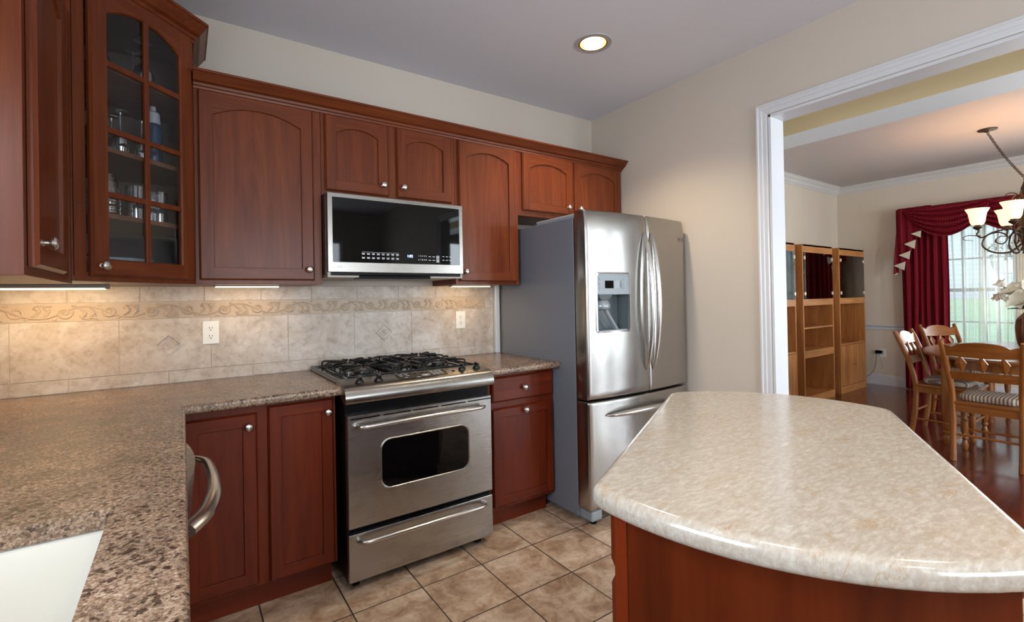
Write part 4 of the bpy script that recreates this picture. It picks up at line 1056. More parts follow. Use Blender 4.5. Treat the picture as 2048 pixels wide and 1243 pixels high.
for k_, (a_, b_) in enumerate(((.045, .47), (.485, .92))):
    o = MB(); o.loops([[(a_,.002,.73),(b_,.002,.73),(b_,.002,.862),(a_,.002,.862)], [(a_,.012,.73),(b_,.012,.73),(b_,.012,.862),(a_,.012,.862)], [(a_+.01,.022,.74),(b_-.01,.022,.74),(b_-.01,.022,.852),(a_+.01,.022,.852)]], True, True, True)
    ist(o.build('drawer', cherryD, root))
    o = MB(); o.loops([[(a_,.002,.13),(b_,.002,.13),(b_,.002,.70),(a_,.002,.70)], [(a_,.012,.13),(b_,.012,.13),(b_,.012,.70),(a_,.012,.70)], [(a_+.01,.022,.14),(b_-.01,.022,.14),(b_-.01,.022,.69),(a_+.01,.022,.69)]], True, True, True)
    ist(o.build('door', cherryD, root))

# ------------------------------------------------------------------ recessed ceiling lamp
root = empty('recessed_light', (lx, ly, ZC), 0, 'round recessed ceiling light with gold reflector above the kitchen', 'light')
n_ = 40
MB().lathe([(.075,-.004),(.105,-.005),(.107,-.001),(.107,0),(.075,0)], n_, cap=False).build('trim_ring', simple('ring_gray', (.42,.42,.44), .4), root, smooth=True)
MB().lathe([(.076,-.005),(.080,-.006),(.084,-.0045)], n_, cap=False).build('inner_ring', brass, root, smooth=True)
MB().lathe([(.076,-.003),(.072,.03),(.060,.075),(.050,.10)], n_, cap=False).build('reflector', gold, root, smooth=True)
MB().lathe([(.001,.012),(.030,.014),(.044,.025),(.048,.05),(.047,.105),(.001,.106)], n_).build('bulb', bulbm, root, smooth=True)
def spot(name, loc, power, col, size=120, blend=.6, rad=.05):
    l = bpy.data.lights.new(name, 'SPOT'); l.energy = power; l.color = col; l.spot_size = R(size); l.spot_blend = blend; l.shadow_soft_size = rad
    o = bpy.data.objects.new(name, l); COL.objects.link(o); o.location = loc; return o
spot('can_light', (lx, ly, ZC-.012), 36, (1.0,.82,.58))
for x_, y_ in ((.1, -2.6), (1.5, -2.9), (.2, -4.4)):       # unseen cans, added for more light on floor and counters
    spot('can_light', (x_, y_, ZC-.012), 36, (1.0,.84,.62))
    rc = empty('recessed_light', (x_, y_, ZC-.001), 0, 'recessed ceiling light overhead, outside the picture', 'light', 'recessed lights overhead')
    MB().lathe([(.055,-.001),(.055,0)], 24).build('bulb', bulbm, rc); MB().lathe([(.056,-.004),(.1,-.004),(.1,0),(.056,0)], 24, cap=False).build('trim_ring', simple('ring_w', (.6,.6,.6), .4), rc)

# ------------------------------------------------------------------ curio cabinets
CG = 'three tall oak display units'
def curio(x0, kind, label):
    w_, d_, h_ = .80, .40, 1.868; yf_ = -.25
    root = empty('display_cabinet', (x0, yf_, 0), 0, label, 'cabinet', CG)
    s_ = .035
    MB().box(0, .022, 0, d_, 0, h_).build('side_panel', oak, root, bevel=.001); MB().box(w_-.022, w_, 0, d_, 0, h_).build('side_panel', oak, root, bevel=.001)
    MB().box(.022, w_-.022, d_-.012, d_, .0, h_).build('back_panel', oak, root)
    MB().box(.022, w_-.022, .0, .022, 1.775, h_).build('top_rail', oakH, root, bevel=.001); MB().box(.022, w_-.022, 0, d_-.012, h_-.02, h_-.001).build('top_panel', oakH, root)
    MB().box(.022, w_-.022, .0, .022, 1.148, 1.225).build('middle_rail', oakH, root, bevel=.001); MB().box(.022, w_-.022, .022, d_-.012, 1.205, 1.225).build('shelf', oakH, root)
    MB().box(.022, w_-.022, .03, d_-.012, 1.49, 1.498).build('glass_shelf', cabglass, root)
    MB().box(.022, w_-.022, 0, .02, 0, .085).build('base_rail', oakH, root); MB().box(.022, w_-.022, .02, d_-.012, .065, .085).build('bottom_panel', oakH, root)
    for k_ in (0, 1):
        a_ = .024 if k_ == 0 else w_/2+.002; b_ = w_/2-.002 if k_ == 0 else w_-.024
        g_ = MB().box(a_, b_, -.008, -.002, 1.228, 1.772).build('glass_door', smoke, root)
        q = MB(); xh = a_+.014 if k_ == 0 else b_-.014
        for zz in (1.29, 1.71): q.box(xh-.016, xh+.016, -.014, -.001, zz-.02, zz+.02)
        q.build('hinge', simple('hinge_brass', (.75,.70,.55), .3, .5), g_, bevel=.003)
    if kind == 'open':
        for zz in (.875, ): MB().box(.022, w_-.022, .004, d_-.012, zz, zz+.018).build('shelf', oakH, root)
        MB().box(.022, w_-.022, .0, .02, .535, .62).build('lower_rail', oakH, root, bevel=.001); MB().box(.022, w_-.022, .02, d_-.012, .60, .62).build('shelf', oakH, root)
    else:
        MB().box(.022, w_-.022, .004, d_-.012, .612, .634).build('shelf', oakH, root)
        for k_ in (0, 1):
            a_ = .024 if k_ == 0 else w_/2+.0015; b_ = w_/2-.0015 if k_ == 0 else w_-.024
            q = MB(); nb = 4
            for i in range(nb): q.box(a_+(b_-a_)*i/nb+.0008, a_+(b_-a_)*(i+1)/nb-.0008, .0, .018, .09, .608)
            dd_ = q.build('door', oak, root, bevel=.002)
            xh = b_-.03 if k_ == 0 else a_+.03
            MB().tube(smoothpath([(xh-.03,-.0,.345),(xh-.025,-.018,.348),(xh+.025,-.018,.348),(xh+.03,0,.345)], 4), .004, 8).build('handle', brass, dd_, smooth=True)
    return root
curio(6.315, 'doors', 'oak display unit with lower doors standing next to the corner, farthest from the doorway')
curio(5.335, 'open', 'middle oak display unit with open lower shelves')
curio(4.365, 'doors', 'oak display unit half hidden behind the white door casing')
silver = simple('silverware', (.72,.70,.66), .18, 1.0)
def trinket(kind, x, y, z, label, cat, name, grp):
    key = 't_'+kind
    if key not in protos:
        if kind == 'swan':
            m = MB().lathe([(.03,0),(.035,.004),(.075,.03),(.07,.035),(.03,.01),(.001,.008)], 20); m.tube(smoothpath([(-.07,0,.03),(-.10,0,.055),(-.09,0,.08),(-.07,0,.07)], 5), .007, 8); m.tube(smoothpath([(.07,0,.03),(.11,0,.045),(.12,0,.06)], 5), .006, 8); o = m.build(name, silver, smooth=True)
        elif kind == 'goblet': o = wine(.11, .028, False).build(name, ware, smooth=True)
        else: o = MB().lathe([(.06,0),(.065,.003),(.10,.02),(.098,.022),(.06,.006),(.001,.005)], 24).build(name, silver, smooth=True)
        protos[key] = o
    else: o = protos[key].copy(); COL.objects.link(o)
    o.location = (x, y, z+.0006); tag(o, label, cat, grp); return o
trinket('swan', 5.88, -.10, 1.225, 'silver footed bowl with curled handles in the middle display unit', 'bowl', 'silver_bowl', 'silver pieces behind glass')
trinket('swan', 4.95, -.10, 1.225, 'silver footed bowl in the display unit beside the door casing', 'bowl', 'silver_bowl', 'silver pieces behind glass')
trinket('dish', 6.78, -.08, 1.498, 'silver dish on the glass shelf of the corner display unit', 'dish', 'silver_dish', 'silver pieces behind glass')
trinket('dish', 5.83, -.08, 1.498, 'silver dish on the glass shelf of the middle display unit', 'dish', 'silver_dish', 'silver pieces behind glass')
for i in range(6):
    trinket('goblet', 6.42+.1*i, -.06+(.06 if i % 2 else 0), 1.225 if i % 3 else 1.498, 'clear goblet behind the smoked glass of the corner display unit', 'glass', 'goblet', 'goblets in the corner display unit')

# ------------------------------------------------------------------ dining chairs and table
def turned(h, r_): return [(r_*.75,0),(r_*.9,.01),(r_*1.1,.03),(r_*.8,.06),(r_*.6,.075),(r_*1.1,.09),(r_*1.1,.10),(r_*.75,.11),(r_*.9,.13),(r_*1.15,.14),(r_*1.15,h*.52),(r_*.75,h*.54),(r_*1.2,h*.57),(r_*.8,h*.60),(r_*1.0,h*.66),(r_*1.15,h*.78),(r_*.8,h*.86),(r_*1.0,h*.88),(r_,h)]
def chair(loc, rz, label):
    """local: faces +x, back at -x"""
    root = empty('dining_chair', loc, rz, label, 'chair', 'dining chairs around the table')
    hw = .185
    for s_ in (-1, 1):
        P_ = smoothpath([(-.235, s_*(hw-.002), 0), (-.205, s_*hw, .20), (-.195, s_*hw, .42), (-.215, s_*(hw+.004), .56), (-.265, s_*(hw+.018), .74), (-.335, s_*(hw+.032), .925)], 5)
        MB().tube(P_, lambda t: .0195 if t < .9 else .0195-.06*(t-.9), 10, flat=1.15).build('rear_leg', chairw, root, smooth=True)
        MB().lathe(turned(.43, .021), 16).build('front_leg', chairw, root, smooth=True, loc=(.185, s_*(hw+.018), 0))
        MB().tube([(-.21, s_*hw, .13), (.185, s_*(hw+.016), .13)], .009, 8).build('side_stretcher', chairw, root, smooth=True)
        MB().box(-.18, .175, s_*hw-.009+s_*.004, s_*hw+.009+s_*.004, .375, .43).build('side_apron', chairw, root)
    MB().tube([(.185, -hw-.016, .165), (.185, hw+.016, .165)], .009, 8).build('front_stretcher', chairw, root, smooth=True)
    MB().tube([(-.207, -hw, .20), (-.207, hw, .20)], .009, 8).build('rear_stretcher', chairw, root, smooth=True)
    m = MB(); pl_ = roundc([(-.215,-.205),(.215,-.235),(.215,.235),(-.215,.205)], .03); m.prism([tuple(p) for p in pl_], .43, .452); m.build('seat', chairH, root, bevel=.006, seg=3)
    MB().box(-.205, -.185, -hw+.01, hw-.01, .375, .43).build('rear_apron', chairH, root); MB().box(.176, .195, -hw, hw, .375, .43).build('front_apron', chairH, root)
    def bx(z_): return -.215-(z_-.56)*.31 if z_ > .56 else -.2
    m = MB(); n_ = 16; Lt, Lb = [], []
    F_, B_ = [], []
    for i in range(n_+1):
        t = i/n_; y_ = -.205+.41*t; up = .895+.022*math.sin(PI*t)**2-(.020*math.exp(-((t-.12)/.06)**2)+.020*math.exp(-((t-.88)/.06)**2)); lo = .808-.008*math.sin(PI*t); cv = -.022*math.sin(PI*t)
        for L_, dx in ((F_, .009), (B_, -.009)): L_.append([(bx(lo)+cv+dx, y_, lo), (bx(up)+cv+dx, y_, up)])
    m.loops([[p[0] for p in F_], [p[1] for p in F_], [p[1] for p in B_], [p[0] for p in B_], [p[0] for p in F_]], False); m.build('crest_rail', chairH, root, smooth=True)
    m = MB(); F_, B_ = [], []
    for i in range(n_+1):
        t = i/n_; y_ = -.19+.38*t; cv = -.012*math.sin(PI*t); 
        for L_, dx in ((F_, .008), (B_, -.008)): L_.append([(bx(.625)+cv+dx, y_, .625), (bx(.69)+cv+dx, y_, .688)])
    m.loops([[p[0] for p in F_], [p[1] for p in F_], [p[1] for p in B_], [p[0] for p in B_], [p[0] for p in F_]], False); m.build('lower_rail', chairH, root, smooth=True)
    for y_ in (-.115, 0, .115):
        m = MB(); xt, xb = bx(.81)-.016, bx(.68)-.010; xm = (xt+xb)/2
        m.add([(xt-.008,y_,.816),(xm-.008,y_-.032,.758),(xb-.008,y_,.682),(xm-.008,y_+.032,.758),(xm-.020,y_,.754),(xt+.008,y_,.816),(xm+.008,y_-.032,.758),(xb+.008,y_,.682),(xm+.008,y_+.032,.758)],
              [(0,1,4),(1,2,4),(2,3,4),(3,0,4),(5,8,7,6),(0,5,6,1),(1,6,7,2),(2,7,8,3),(3,8,5,0)]); m.build('diamond_splat', chairw, root)
    return root
def cushion(loc, rz, label):
    m = MB(); pl_ = [tuple(p) for p in resamp(roundc([(-.16,-.165),(.17,-.185),(.17,.185),(-.16,.165)], .07, 6), 60)]
    Ls = []
    for k_ in range(9):
        a = PI*k_/8-PI/2; q = 1-.085*(1-math.cos(a)); Ls.append([(x_*q, y_*q, .024+.024*math.sin(a)) for x_, y_ in pl_])
    Ls.append([(x_*.6, y_*.6, .053) for x_, y_ in pl_]); m.loops(Ls, True, True, True)
    o = m.build('seat_cushion', cushm, smooth=True, loc=(loc[0], loc[1], .453), rot=(0,0,rz)); tag(o, label, 'cushion', 'striped seat cushions'); return o
A = (4.475, -1.965)
chair((*A, 0), 0, 'wooden dining chair seen from behind with three diamond cut pieces in its back'); cushion(A, 0, 'striped cushion on the chair seen from behind')
B = (5.13, -1.57); chair((*B, 0), R(-90), 'wooden dining chair seen from the side, nearer of the two before the red curtain'); cushion(B, R(-90), 'striped cushion on the chair seen from the side')
Cc = (6.13, -1.50); chair((*Cc, 0), R(-118), 'turned wooden dining chair right in front of the red curtain, beyond the side-on chair'); cushion(Cc, R(-118), 'striped cushion on the far chair by the curtain')
TX, TY = 5.45, -2.0
root = empty('dining_table', (TX, TY, 0), 0, 'oval polished wooden dining table by the window', 'table')
pl_ = [(1.0*math.cos(2*PI*i/72), .65*math.sin(2*PI*i/72)) for i in range(72)]
m = MB(); mb_, Ls = slab_outline(m, pl_, .760, .028, .009); m.loops(Ls, True, True, True); m.build('table_top', tablew, root, smooth=True)
m = MB(); m.loops([[(x_*k_, y_*k_, z_) for x_, y_ in pl_] for k_, z_ in ((.86,.731),(.86,.65),(.83,.65),(.83,.731))], True, False, False); m.build('apron', chairw, root)
for sx in (-1, 1):
    for sy in (-1, 1):
        MB().lathe([(.030,0),(.034,.02),(.040,.05),(.028,.075),(.036,.09),(.036,.10),(.026,.11),(.040,.15),(.040,.17),(.030,.18),(.038,.2),(.042,.30),(.040,.62),(.040,.735)], 20).build('leg', chairw, root, smooth=True, loc=(sx*.70, sy*.36, 0))
# vase with flowers
root = empty('flower_vase', (TX+.04, TY-.04, .7605), 0, 'bronze-brown ribbed vase standing on the dining table', 'vase')
m = MB(); Ls = []
for z_, r_ in [(0,.062),(.01,.070),(.05,.088),(.12,.100),(.20,.104),(.26,.098),(.30,.078),(.33,.052),(.355,.046),(.375,.055),(.378,.050),(.35,.036)]:
    Ls.append([((r_+.004*math.cos(12*a)*(1 if z_ < .3 else 0))*math.cos(a), (r_+.004*math.cos(12*a)*(1 if z_ < .3 else 0))*math.sin(a), z_) for a in [2*PI*i/72 for i in range(72)]])
m.loops(Ls, True, True, False); m.build('vase_body', simple('vase_bronze', (.20,.10,.065), .22, .75), root, smooth=True)
fl = empty('flower_bouquet', (TX+.04, TY-.04, 1.10), 0, 'bunch of white lilies with dark green leaves in the brown vase', 'flowers')
petalm = simple('petal_cream', (.88,.83,.70), .6); leafm = simple('leaf_green', (.03,.10,.04), .5); budm = simple('bud_pink', (.72,.55,.42), .6)
def petal(l_, w_, curl, n_=7):
    m = MB(); Ls = []
    for i in range(n_+1):
        t = i/n_; ww = w_*math.sin(PI*min(1, .08+t*.92))**.8*(1 if t < .5 else 1-.3*(t-.5)); x_ = l_*t; z_ = curl*t*t
        Ls.append([(x_, -ww, z_+ww*.4), (x_, -ww*.5, z_+.002), (x_, 0, z_-.004), (x_, ww*.5, z_+.002), (x_, ww, z_+ww*.4)])
    return m.loops(Ls, False)
def flower(base, tip, sc, mt, name='blossom', np_=6, op=.75):
    m = MB(); dirv = (Vector(tip)-Vector(base)).normalized(); q = dirv.to_track_quat('Z', 'Y').to_matrix().to_4x4()
    for k_ in range(np_):
        p = petal(.085*sc, .036*sc, -.020*sc); p.xf(Matrix.Translation(Vector(tip)) @ q @ Matrix.Rotation(2*PI*k_/np_, 4, 'Z') @ Matrix.Rotation(-op+(.15 if k_ % 2 else 0), 4, 'Y')); m.add(p.v, p.f)
    o = m.build(name, mt, fl, smooth=True)
    MB().tube(smoothpath([base, (Vector(base)+Vector(tip))/2+Vector((0,0,.02)), tip], 5), .004, 6).build('stem', leafm, o, smooth=True)
toc = (Vector((-.588, -2.879, 0))-Vector((TX, TY, 0))).normalized(); lf_ = Vector((-toc.y, toc.x, 0))*-1
def fp(a_, b_, z_): v = toc*b_+lf_*a_; return (v.x, v.y, z_)
lf_ = Vector((toc.y, -toc.x, 0))
if lf_.y < 0: lf_ = -lf_
for (a_, b_, z_, sc, mt) in [(.10,.10,.17,1.25,petalm),(.0,.12,.19,1.3,petalm),(.07,.13,.09,1.3,petalm),(-.06,.10,.16,1.2,petalm),(-.03,.14,.08,1.1,petalm),(.05,-.06,.20,1.2,petalm),(-.12,0,.13,1.2,petalm),(.16,.05,.13,1.0,petalm),(-.06,-.08,.16,1.1,petalm)]:
    flower((0,0,0), fp(a_, b_, z_), sc, mt)
flower((0,0,0), fp(.185, .10, .115), .75, budm, 'blossom', 5, 1.25); flower((0,0,0), fp(.17, .08, .225), .85, petalm, 'blossom', 5, 1.1)
for k_ in range(12):
    a = 2*PI*k_/12; p = petal(.13, .022, -.03); p.xf(Matrix.Translation((.02*math.cos(a), .02*math.sin(a), .02)) @ Matrix.Rotation(a, 4, 'Z') @ Matrix.Rotation(-.25-.3*(k_ % 3), 4, 'Y')); p.build('leaf', leafm, fl, smooth=True)

# ------------------------------------------------------------------ chandelier
CHX, CHY = 5.48, -2.015
root = empty('chandelier', (CHX, CHY, 1.60), 0, 'bronze scrolled chandelier with amber bell shades over the dining table', 'chandelier')
MB().lathe([(.004,0),(.018,.01),(.03,.03),(.018,.06),(.026,.10),(.044,.17),(.048,.24),(.040,.33),(.022,.40),(.016,.46),(.028,.50),(.020,.54),(.026,.58),(.012,.62),(.006,.645)], 24).build('column', bronze, root, smooth=True)
MB().tube([(.0+.016*math.cos(a), 0, .655+.020*math.sin(a)) for a in [2*PI*i/16 for i in range(16)]], .004, 6, closed=True).build('loop', bronze, root, smooth=True)
shade_me = None
va = math.atan2(-2.879+2.015, -.588-5.48)    # direction towards the viewer
for k_ in range(5):
    a = va-R(13)+k_*R(72); ar = empty('x'); bpy.data.objects.remove(ar)
    ca, sa = math.cos(a), math.sin(a)
    V_ = lambda r_, z_, t_=0: (r_*ca-t_*sa, r_*sa+t_*ca, z_)
    m = MB()
    m.tube(smoothpath([V_(.02,.10), V_(.10,.03), V_(.20,.035), V_(.27,.10), V_(.24,.19), V_(.16,.21), V_(.11,.165), V_(.135,.11), V_(.18,.12), V_(.18,.155)], 6), lambda t: .0085-.004*t, 8)
    m.tube(smoothpath([V_(.03,.20), V_(.10,.235), V_(.20,.215), V_(.27,.175), V_(.305,.20), V_(.295,.235), V_(.30,.27)], 6), .007, 8)
    m.tube(smoothpath([V_(.28,.19), V_(.36,.20,.02), V_(.40,.18,.04), V_(.385,.155,.055), V_(.345,.150,.06), V_(.33,.138,.065)], 6), lambda t: .0045-.003*t, 6)
    MB().tube(smoothpath([V_(.02,.50), V_(.06,.545), V_(.10,.55), V_(.13,.52), V_(.155,.51)], 5), lambda t: .005-.003*t, 6).build('top_scroll', bronze, root, smooth=True)
    arm = m.build('arm', bronze, root, smooth=True)
    MB().lathe([(.008,.245),(.030,.262),(.034,.275),(.020,.285),(.030,.292)], 16, c=(.30*ca,.30*sa,0)).build('shade_holder', bronze, arm, smooth=True)
    MB().lathe([(.020,.287),(.040,.295),(.052,.32),(.057,.36),(.064,.40),(.080,.432),(.084,.440),(.081,.440),(.060,.40),(.053,.36),(.048,.322),(.036,.300)], 28, c=(.30*ca,.30*sa,0), cap=False).build('lamp_shade', glow, arm, smooth=True)
    lf2_ = petal(.06, .018, -.02); lf2_.xf(Matrix.Translation(V_(.05,.53)) @ Matrix.Rotation(a+.4, 4, 'Z') @ Matrix.Rotation(.6, 4, 'Y')); lf2_.build('metal_leaf', simple('leaf_bronze', (.16,.07,.03), .4, .6), arm, smooth=True)
    l = bpy.data.lights.new('bulb_light', 'POINT'); l.energy = 2.6; l.color = (1.0,.62,.30); l.shadow_soft_size = .03
    o = bpy.data.objects.new('bulb_light', l); COL.objects.link(o); o.location = (CHX+.30*ca, CHY+.30*sa, 1.60+.36)
root = empty('chandelier_chain', (5.76, -1.74, ZD), 0, 'bronze ceiling canopy and chain swagged to the chandelier', 'chain')
MB().lathe([(.001,-.032),(.012,-.030),(.03,-.018),(.068,-.010),(.072,-.003),(.072,-.0005)], 32).build('ceiling_canopy', bronze, root, smooth=True)
st = Vector((0,0,-.035)); en = Vector((CHX-5.76, CHY+1.74, 2.30-ZD)); n_ = 30
tr = Vector((CHX-5.76-.02, CHY+1.74-.25, 0))
dest = Vector((CHX-5.76, CHY+1.74, 2.275-ZD))
def cpos(t): p = st.lerp(dest, t); p.z -= .025*math.sin(PI*t); return p
m = MB()
for i in range(n_):
    p, q = cpos(i/n_), cpos((i+1)/n_); mid = (p+q)/2; d = (q-p); L_ = d.length*.72; dn = d.normalized()
    sd = dn.cross(Vector((0,0,1))).normalized(); sd = sd if i % 2 else dn.cross(sd).normalized()
    m.tube([mid+dn*L_*math.cos(a)+sd*.0095*math.sin(a) for a in [2*PI*k_/12 for k_ in range(12)]], .0028, 5, closed=True)
m.build('chain_links', bronze, root, smooth=True)

# ------------------------------------------------------------------ window dressing
def cloth(name, fn, nu, nv, m_, parent=None, th=.002):
    m = MB(); m.loops([[fn(i/nu, j/nv) for i in range(nu+1)] for j in range(nv+1)], False)
    o = m.build(name, m_, parent, smooth=True)
    s_ = o.modifiers.new('s', 'SOLIDIFY'); s_.thickness = th; return o
def drape(u, v):   # left curtain panel
    y_ = -.622-.463*u; w_ = .6+.4*v
    return (7.302+.028*w_*math.sin(u*2*PI*6.5)+.010*math.sin(u*31+v*2), y_+.006*math.sin(v*5+u*9), 2.33-2.315*v)
cu = cloth('window_curtain', drape, 130, 20, redf); tag(cu, 'burgundy dotted curtain panel hanging to the floor beside the window', 'curtain')
val = empty('swag_valance', (0,0,0), 0, 'burgundy swag valance with cream-lined jabot across the window top', 'valance')
def swag(ya, yb, drop, xb, lean=0):
    def f(u, v):
        q = math.sin(PI*u)**.75; y_ = ya+(yb-ya)*u
        sq_ = (u-.5)*(1-.12*v)
        y_ = (ya+yb)/2+(yb-ya)*sq_
        z_ = 2.382-(.012+drop*v*q)-.10*v*(1-q)
        x_ = xb-.035*math.sin(v*PI)-.040*abs(math.sin(v*PI*5.5))*min(1, q*1.5)-.01*v
        return (x_, y_, z_)
    return f
cloth('swag', swag(-.66, -1.52, .40, 7.225), 60, 66, redf, val)
cloth('swag', swag(-1.22, -2.20, .40, 7.255), 60, 66, redf, val)
cloth('swag', swag(-1.95, -2.80, .40, 7.225), 60, 66, redf, val)
MB().box(7.235, 7.42, -2.85, -.610, 2.33, 2.375).build('valance_board', redf, val)
jb = [(-.607,2.383),(-.556,1.516),(-.607,1.543),(-.675,1.572),(-.562,1.637),(-.690,1.685),(-.729,1.711),(-.619,1.772),(-.744,1.820),(-.787,1.842),(-.679,1.912),(-.800,1.958),(-.850,1.980),(-.753,2.039),(-.857,2.068),(-.93,2.10),(-.95,2.383)]
m = MB(); 
def jz(yv):
    return 7.212-.010*math.sin((yv+.6)*75)
JP = [(-.607,2.383),(-.556,1.516),(-.607,1.543),(-.562,1.637),(-.690,1.685),(-.619,1.772),(-.744,1.820),(-.679,1.912),(-.800,1.958),(-.753,2.039),(-.857,2.068),(-.95,2.10),(-.95,2.383)]
bmj = bmesh.new(); vv = [bmj.verts.new((7.212, y_, z_)) for y_, z_ in JP]; bmj.faces.new(vv); bmesh.ops.triangulate(bmj, faces=bmj.faces[:])
for _ in range(4): bmesh.ops.subdivide_edges(bmj, edges=bmj.edges[:], cuts=1, use_grid_fill=True)
for v_ in bmj.verts: v_.co.x += -.012*math.sin((v_.co.y+.58)*2*PI/.085)-.006
me = bpy.data.meshes.new('jabot'); bmj.to_mesh(me); bmj.free(); me.materials.append(redf); jo = bpy.data.objects.new('jabot', me); COL.objects.link(jo); jo.parent = val
for p in me.polygons: p.use_smooth = True
sm = jo.modifiers.new('s', 'SOLIDIFY'); sm.thickness = .003
m = MB()
for t_ in [[(-.753,2.039),(-.857,2.068),(-.850,1.980)], [(-.679,1.912),(-.800,1.958),(-.787,1.842)], [(-.619,1.772),(-.744,1.820),(-.729,1.711)], [(-.562,1.637),(-.690,1.685),(-.675,1.572)], [(-.556,1.516),(-.607,1.543),(-.60,1.52)]]:
    m.loops([[(7.178, y_, z_) for y_, z_ in t_], [(7.186, y_, z_) for y_, z_ in t_]], True, True, True)
m.build('jabot_lining', lining, val)
MB().box(7.225, 7.42, -.612, -.585, 1.75, 2.375).build('valance_return', redf, val)
def shf(y0, y1, nf, amp, ph):
    def f(u, v): 
        y_ = y0+(y1-y0)*u
        return (7.345+amp*math.sin(u*2*PI*nf+ph)+.4*amp*math.sin(u*2*PI*nf*2.3+ph*2+v*.8), y_+.01*math.sin(v*4+u*5), 2.32-2.0*v)
    return f
sh = empty('sheer_curtain', (0,0,0), 0, 'translucent cream sheer curtain in front of the window glass', 'curtain')
cloth('sheer_panel', shf(-.95, -1.40, 4, .016, 0), 90, 10, sheer, sh, .0006); cloth('sheer_panel', shf(-1.36, -1.76, 4, .016, 1.1), 90, 10, sheer, sh, .0006)
cloth('sheer_panel', shf(-1.80, -2.75, 9, .016, .4), 120, 10, sheer, sh, .0006)
# outlet with charger low on the window wall
root = empty('wall_outlet', (XW-.0005, -.346, .442), R(-90), 'white outlet low on the dining wall with a black adapter plugged in', 'outlet', 'wall outlets')
MB().box(-.037, .037, -.006, 0, -.058, .058).build('cover_plate', white, root, bevel=.003)
MB().box(-.015, .015, -.0075, -.006, -.035, .035).build('receptacle', simple('recept', (.72,.72,.70), .4), root, bevel=.002)
ad = empty('power_adapter', (0,0,0))
MB().box(XW-.045, XW-.0085, -.345, -.265, .434, .478).build('adapter_body', rubber, ad, bevel=.006)
tag(ad, 'black power adapter plugged into the low dining wall outlet', 'adapter')
m = MB(); m.tube(smoothpath([(XW-.03,-.28,.44),(XW-.03,-.272,.34),(XW-.03,-.25,.22),(XW-.04,-.20,.13),(XW-.06,-.13,.08),(XW-.08,-.06,.06)], 6), .0035, 6)
m.build('cord', simple('cord_gray', (.10,.10,.11), .5), ad, smooth=True)
m = MB(); m.tube(smoothpath([(XW-.02,-.335,.41),(XW-.02,-.345,.34),(XW-.02,-.365,.27),(XW-.02,-.34,.21),(XW-.02,-.30,.18)], 6), .0022, 6)
m.build('cord', white, ad, smooth=True, label='thin white cord')

# ------------------------------------------------------------------ outdoors beyond the dining window
def lawnm():
    m, n, b = mat('lawn_grass'); c = coords(n, (1,1,1)); x = N(n, 'ShaderNodeTexNoise', Scale=3.0, Detail=6.0); n.links.new(c, x.inputs['Vector'])
    n.links.new(ramp(n, x.outputs['Fac'], [(.3, (.30,.42,.20)), (.7, (.46,.58,.34))]), b.inputs['Base Color']); b.inputs['Roughness'].default_value = .9; return m
m = MB(); m.add([(7.6,-14,-.35),(60,-60,-.35),(60,60,-.35),(7.6,14,-.35)], [(0,1,2,3)]); m.add([(10.0,-14,-.34),(24,-30,.95),(24,30,.95),(10.0,14,-.34)], [(0,1,2,3)])
o = m.build('ground_lawn', lawnm()); struct(o)
m = MB(); m.box(-30, XL-.3, -30, 30, -.5, -.4); m.box(-30, 60, -40, YB-.4, -.5, -.4); struct(m.build('ground_yard', simple('yard', (.25,.30,.18), .9)))
def sidingm():
    m, n, b = mat('white_siding'); c = coords(n, (1,1,1)); w = N(n, 'ShaderNodeTexWave', Scale=1.6); w.bands_direction = 'Z'; w.wave_profile = 'SAW'; n.links.new(c, w.inputs['Vector'])
    n.links.new(ramp(n, w.outputs['Fac'], [(.0, (.40,.42,.46)), (.12, (.80,.82,.84))]), b.inputs['Base Color']); bump(n, b, w.outputs['Fac'], .02, .5); return m
hs = empty('neighbor_house', (24.5, 0, .9), 0, 'white sided house across the lawn seen through the sheer curtain', 'house')
MB().box(0, 8, -12, 9, 0, 6).build('wall_siding', sidingm(), hs)
m = MB(); m.loops([[(-.5,-12.5,6),(8.5,-12.5,6),(4,-12.5,8.5)], [(-.5,9.5,6),(8.5,9.5,6),(4,9.5,8.5)]], True, True, True); m.build('roof', simple('roof_gray', (.2,.2,.22), .8), hs)
o = MB().box(8.2, 9.3, -8, 2.2, -.345, -.32).build('driveway', simple('concrete', (.70,.68,.66), .8)); tag(o, 'pale concrete path on the lawn outside the window', 'path')
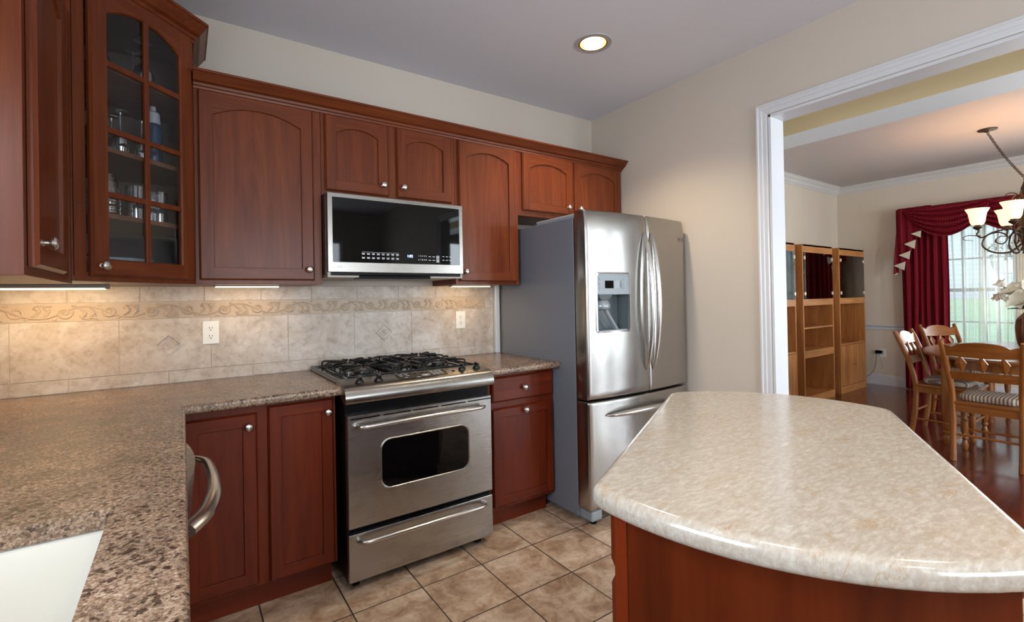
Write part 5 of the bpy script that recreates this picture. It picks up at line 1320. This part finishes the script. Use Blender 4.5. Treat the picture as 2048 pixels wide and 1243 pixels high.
def bush(loc, r_, label, name='garden_bush'):
    bm = bmesh.new(); bmesh.ops.create_icosphere(bm, subdivisions=5, radius=r_)
    for v_ in bm.verts:
        d = v_.co.normalized(); k_ = 1+.10*math.sin(d.x*9+d.y*5)*math.cos(d.z*8)+.07*math.sin(d.x*31+d.z*27)*math.sin(d.y*29)+random.uniform(-.05,.05); v_.co = d*r_*k_; v_.co.z *= .85
    me = bpy.data.meshes.new(name); bm.to_mesh(me); bm.free(); m_, n, b = mat('bush_leaf'); c = coords(n, (1,1,1)); x = N(n, 'ShaderNodeTexNoise', Scale=14.0, Detail=5.0); n.links.new(c, x.inputs['Vector'])
    n.links.new(ramp(n, x.outputs['Fac'], [(.35, (.20,.30,.20)), (.6, (.55,.66,.50))]), b.inputs['Base Color']); b.inputs['Roughness'].default_value = .8
    me.materials.append(m_); o = bpy.data.objects.new(name, me); COL.objects.link(o); o.location = loc; tag(o, label, 'bush', 'garden bushes'); return o
bush((10.2, -2.25, .18), .50, 'light green bush outside close to the dining window'); bush((23.2, 6.6, 1.5), 1.0, 'light green bush by the far white house')
hb = empty('hanging_basket', (8.2, -1.47, 1.50), 0, 'pale hanging flower basket outside the window', 'planter')
MB().lathe([(.11,0),(.13,.01),(.17,.16),(.175,.17),(.001,.165)], 28).build('basket', simple('basket_pale', (.55,.58,.62), .6), hb, smooth=True)
m = MB()
for k_ in range(3):
    a = 2*PI*k_/3; m.tube([(.165*math.cos(a), .165*math.sin(a), .17), (0,0,.75)], .003, 5)
m.build('hanger_wire', rubber, hb)
m = MB(); random.seed(3)
for k_ in range(60):
    a = random.uniform(0, 2*PI); r_ = random.uniform(.03,.24); z_ = random.uniform(.16,.42)-.4*max(0, r_-.14); p = petal(.07, .02, -.03); p.xf(Matrix.Translation((r_*math.cos(a), r_*math.sin(a), z_)) @ Matrix.Rotation(a, 4, 'Z') @ Matrix.Rotation(random.uniform(-1,1), 4, 'Y')); m.add(p.v, p.f)
m.build('trailing_plant', simple('plant_gray_green', (.16,.24,.15), .7), hb)
